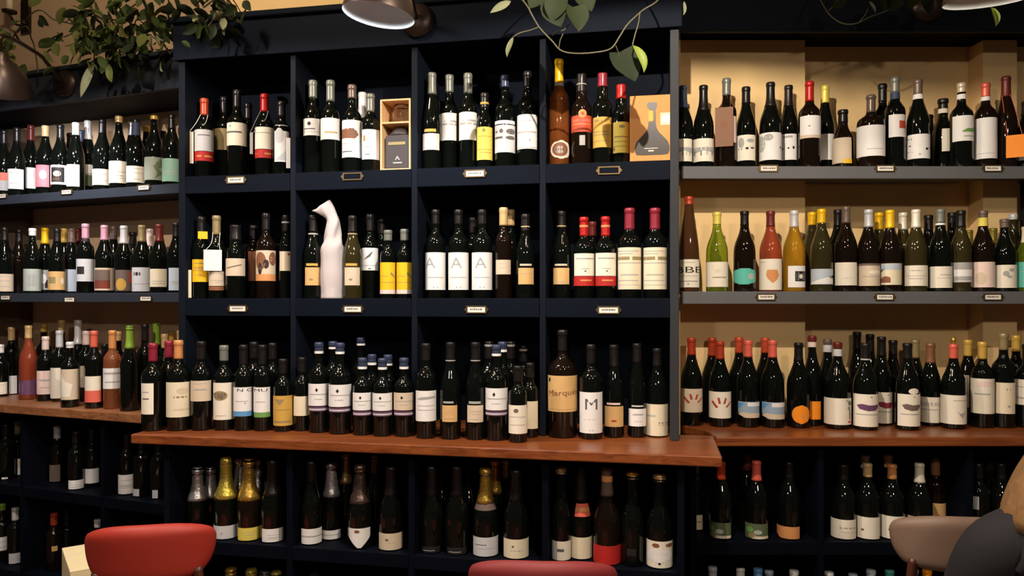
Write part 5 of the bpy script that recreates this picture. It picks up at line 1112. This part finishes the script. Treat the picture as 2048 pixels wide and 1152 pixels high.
# ------------------------------------------------------------------ seated person at the right edge, turned away
def person():
    ox, oy = 1.15, 1.52
    r = empty('person', (ox, oy, 0), -.5); r.scale = (.96, .96, .95); tag(r, 'person in a dark jacket with blond hair seated at the right edge', 'person')
    def skin(name, verts, edges, rad, m, par, root=0, sub=2):
        me = bpy.data.meshes.new(name); me.from_pydata(verts, edges, []); o = link(bpy.data.objects.new(name, me), par); me.materials.append(m)
        sk = o.modifiers.new('skin', 'SKIN'); sk.use_smooth_shade = True
        for i, q in enumerate(rad): me.skin_vertices[0].data[i].radius = q if isinstance(q, tuple) else (q, q)
        me.skin_vertices[0].data[root].use_root = True
        s = o.modifiers.new('sub', 'SUBSURF'); s.levels = sub; s.render_levels = sub; return o
    M_SKIN = mat('skin', (206, 150, 122), .5, var=.05); M_JACK = mat('dark_jacket', (22, 18, 20), .85, var=.25, scale=30, bump=.25); M_TROU = mat('dark_trousers', (30, 32, 42), .85); M_HAIR = mat('blond_hair', (122, 88, 52), .6, var=.45, scale=45, bump=.6)
    # body, sitting and facing +y: pelvis, spine, head, arms resting forward, legs forward
    v = [(0, 0, .52), (0, .00, .66), (0, .01, .80), (0, .015, .93), (0, .02, 1.03), (0, .03, 1.09), (0, .045, 1.15), (0, .05, 1.225), (0, .045, 1.275),
         (-.10, .015, 1.0), (-.155, .01, .965), (-.19, .05, .83), (-.205, .10, .72), (-.19, .24, .72), (-.14, .34, .735),
         (.10, .015, 1.0), (.155, .01, .965), (.19, .05, .83), (.205, .10, .72), (.19, .24, .72), (.14, .34, .735),
         (-.09, .03, .52), (-.11, .24, .53), (-.115, .43, .52), (-.115, .45, .30), (-.11, .44, .09), (-.11, .53, .045),
         (.09, .03, .52), (.11, .24, .53), (.115, .43, .52), (.115, .45, .30), (.11, .44, .09), (.11, .53, .045)]
    e = [(i, i + 1) for i in range(8)] + [(4, 9), (9, 10), (10, 11), (11, 12), (12, 13), (13, 14), (4, 15), (15, 16), (16, 17), (17, 18), (18, 19), (19, 20), (0, 21)] + [(i, i + 1) for i in range(21, 26)] + [(0, 27)] + [(i, i + 1) for i in range(27, 32)]
    rd = [(.15, .12), (.135, .11), (.14, .11), (.14, .10), (.085, .065), (.052, .052), (.058, .062), (.078, .095), (.06, .075),
          .052, .05, .045, .042, .04, .032, .052, .05, .045, .042, .04, .032, .09, .085, .065, .055, .042, (.045, .032), .09, .085, .065, .055, .042, (.045, .032)]
    lean = lambda p: (p[0] + .28 * max(0, p[2] - 1.05), p[1], p[2])
    v = [lean(p) for p in v]
    body = skin('body', v, e, rd, M_SKIN, r)
    # jacket and trousers follow the body a little wider
    jv = [v[i] for i in (1, 2, 3, 4)] + [v[i] for i in (9, 10, 11, 12, 13)] + [v[i] for i in (15, 16, 17, 18, 19)] + [(0, .0, .55), (0, .028, 1.075)]
    je = [(14, 0), (0, 1), (1, 2), (2, 3), (3, 15), (3, 4), (4, 5), (5, 6), (6, 7), (7, 8), (3, 9), (9, 10), (10, 11), (11, 12), (12, 13)]
    jr = [(.168, .14), (.172, .14), (.178, .137), (.14, .108), .094, .09, .074, .066, .056, .094, .09, .074, .066, .056, (.172, .14), (.078, .076)]
    skin('jacket', jv, je, jr, M_JACK, r, 0)
    tv = [v[0]] + [v[i] for i in (21, 22, 23, 24, 25)] + [v[i] for i in (27, 28, 29, 30, 31)]
    skin('trousers', tv, [(0, 1), (1, 2), (2, 3), (3, 4), (4, 5), (0, 6), (6, 7), (7, 8), (8, 9), (9, 10)], [(.16, .13), .105, .1, .08, .07, .06, .105, .1, .08, .07, .06], M_TROU, r)
    for s in (-1, 1):
        V, Fc = box_vf(s * .11 - .045, s * .11 + .045, .38, .62, 0, .06); bevel_mod(mesh_obj('shoe', V, Fc, mat('black_leather', (24, 22, 22), .4), r), .02, 3)
        # hand: palm and five fingers, relaxed
        hx, hy, hz = s * .14, .34, .735
        hv = [(hx, hy, hz), (hx - s * .01, hy + .045, hz - .003), (hx - s * .014, hy + .075, hz - .006)]; he = [(0, 1), (1, 2)]; hr = [(.026, .018), (.038, .015), (.036, .013)]
        for k, ln in enumerate((.066, .076, .072, .056)):
            fx = hx - s * (.014 + (.030 - k * .020)); b0 = len(hv); hv += [(fx, hy + .082, hz - .006), (fx, hy + .082 + ln * .5, hz - .008), (fx, hy + .082 + ln * .9, hz - .03)]; he += [(2, b0), (b0, b0 + 1), (b0 + 1, b0 + 2)]; hr += [.0095, .009, .008]
        b0 = len(hv); hv += [(hx - s * .046, hy + .035, hz - .004), (hx - s * .066, hy + .065, hz - .012), (hx - s * .07, hy + .088, hz - .02)]; he += [(1, b0), (b0, b0 + 1), (b0 + 1, b0 + 2)]; hr += [.012, .0105, .009]
        skin('hand', hv, he, hr, M_SKIN, r, 0, 2)
    # face
    for s in (-1, 1):
        V, Fc = lathe_vf([(.001, -.013), (.009, -.009), (.0125, 0), (.009, .009), (.001, .013)], 12); o = mesh_obj('eye', V, Fc, mat('eye_white', (235, 230, 225), .2), r, True); o.location = lean((s * .031, .135, 1.228))
        V, Fc = lathe_vf([(.001, -.028), (.012, -.02), (.015, 0), (.013, .02), (.001, .028)], 12); o = mesh_obj('ear', V, Fc, M_SKIN, r, True); o.location = lean((s * .082, .045, 1.215))
    V, Fc = lathe_vf([(.001, -.02), (.014, -.016), (.012, 0), (.007, .03), (.001, .038)], 12); o = mesh_obj('nose', V, Fc, M_SKIN, r, True); o.location = lean((0, .145, 1.195))
    V, Fc = lathe_vf([(.001, -.024), (.006, -.016), (.0085, 0), (.006, .016), (.001, .024)], 10); o = mesh_obj('mouth', V, Fc, mat('lips', (166, 88, 82), .5), r, True); o.location = lean((0, .138, 1.155)); o.rotation_euler = (0, math.pi / 2, 0)
    # hair: a cap over the skull falling to the shoulders at the back and sides
    V, Fc = [], []; nu, nv = 40, 16
    for j in range(nv + 1):
        f = j / nv
        for i in range(nu + 1):
            a = -2.35 + 4.7 * i / nu          # from one temple round the back to the other
            if f < .45: th = f / .45 * math.pi / 2; rr_, z = math.sin(th), 1.235 + .098 * math.cos(th)
            else: q = (f - .45) / .55; rr_, z = 1 + .10 * math.sin(q * math.pi) + .34 * q, 1.235 - .205 * q
            wv = 1 + .03 * math.sin(a * 11 + f * 5) + .02 * math.sin(a * 23)
            V.append(lean((.098 * rr_ * math.sin(a) * wv, .038 - .118 * rr_ * math.cos(a) * wv, z)))
    for j in range(nv):
        for i in range(nu): q = j * (nu + 1) + i; Fc.append((q, q + nu + 1, q + nu + 2, q + 1))
    h = mesh_obj('hair', V, Fc, M_HAIR, r, True); sd = h.modifiers.new('solid', 'SOLIDIFY'); sd.thickness = .014; sd.offset = 0
    return r
person()
chair2(1.15, 1.56, -.5, M_TAUPE, 'taupe chair carrying the seated person')
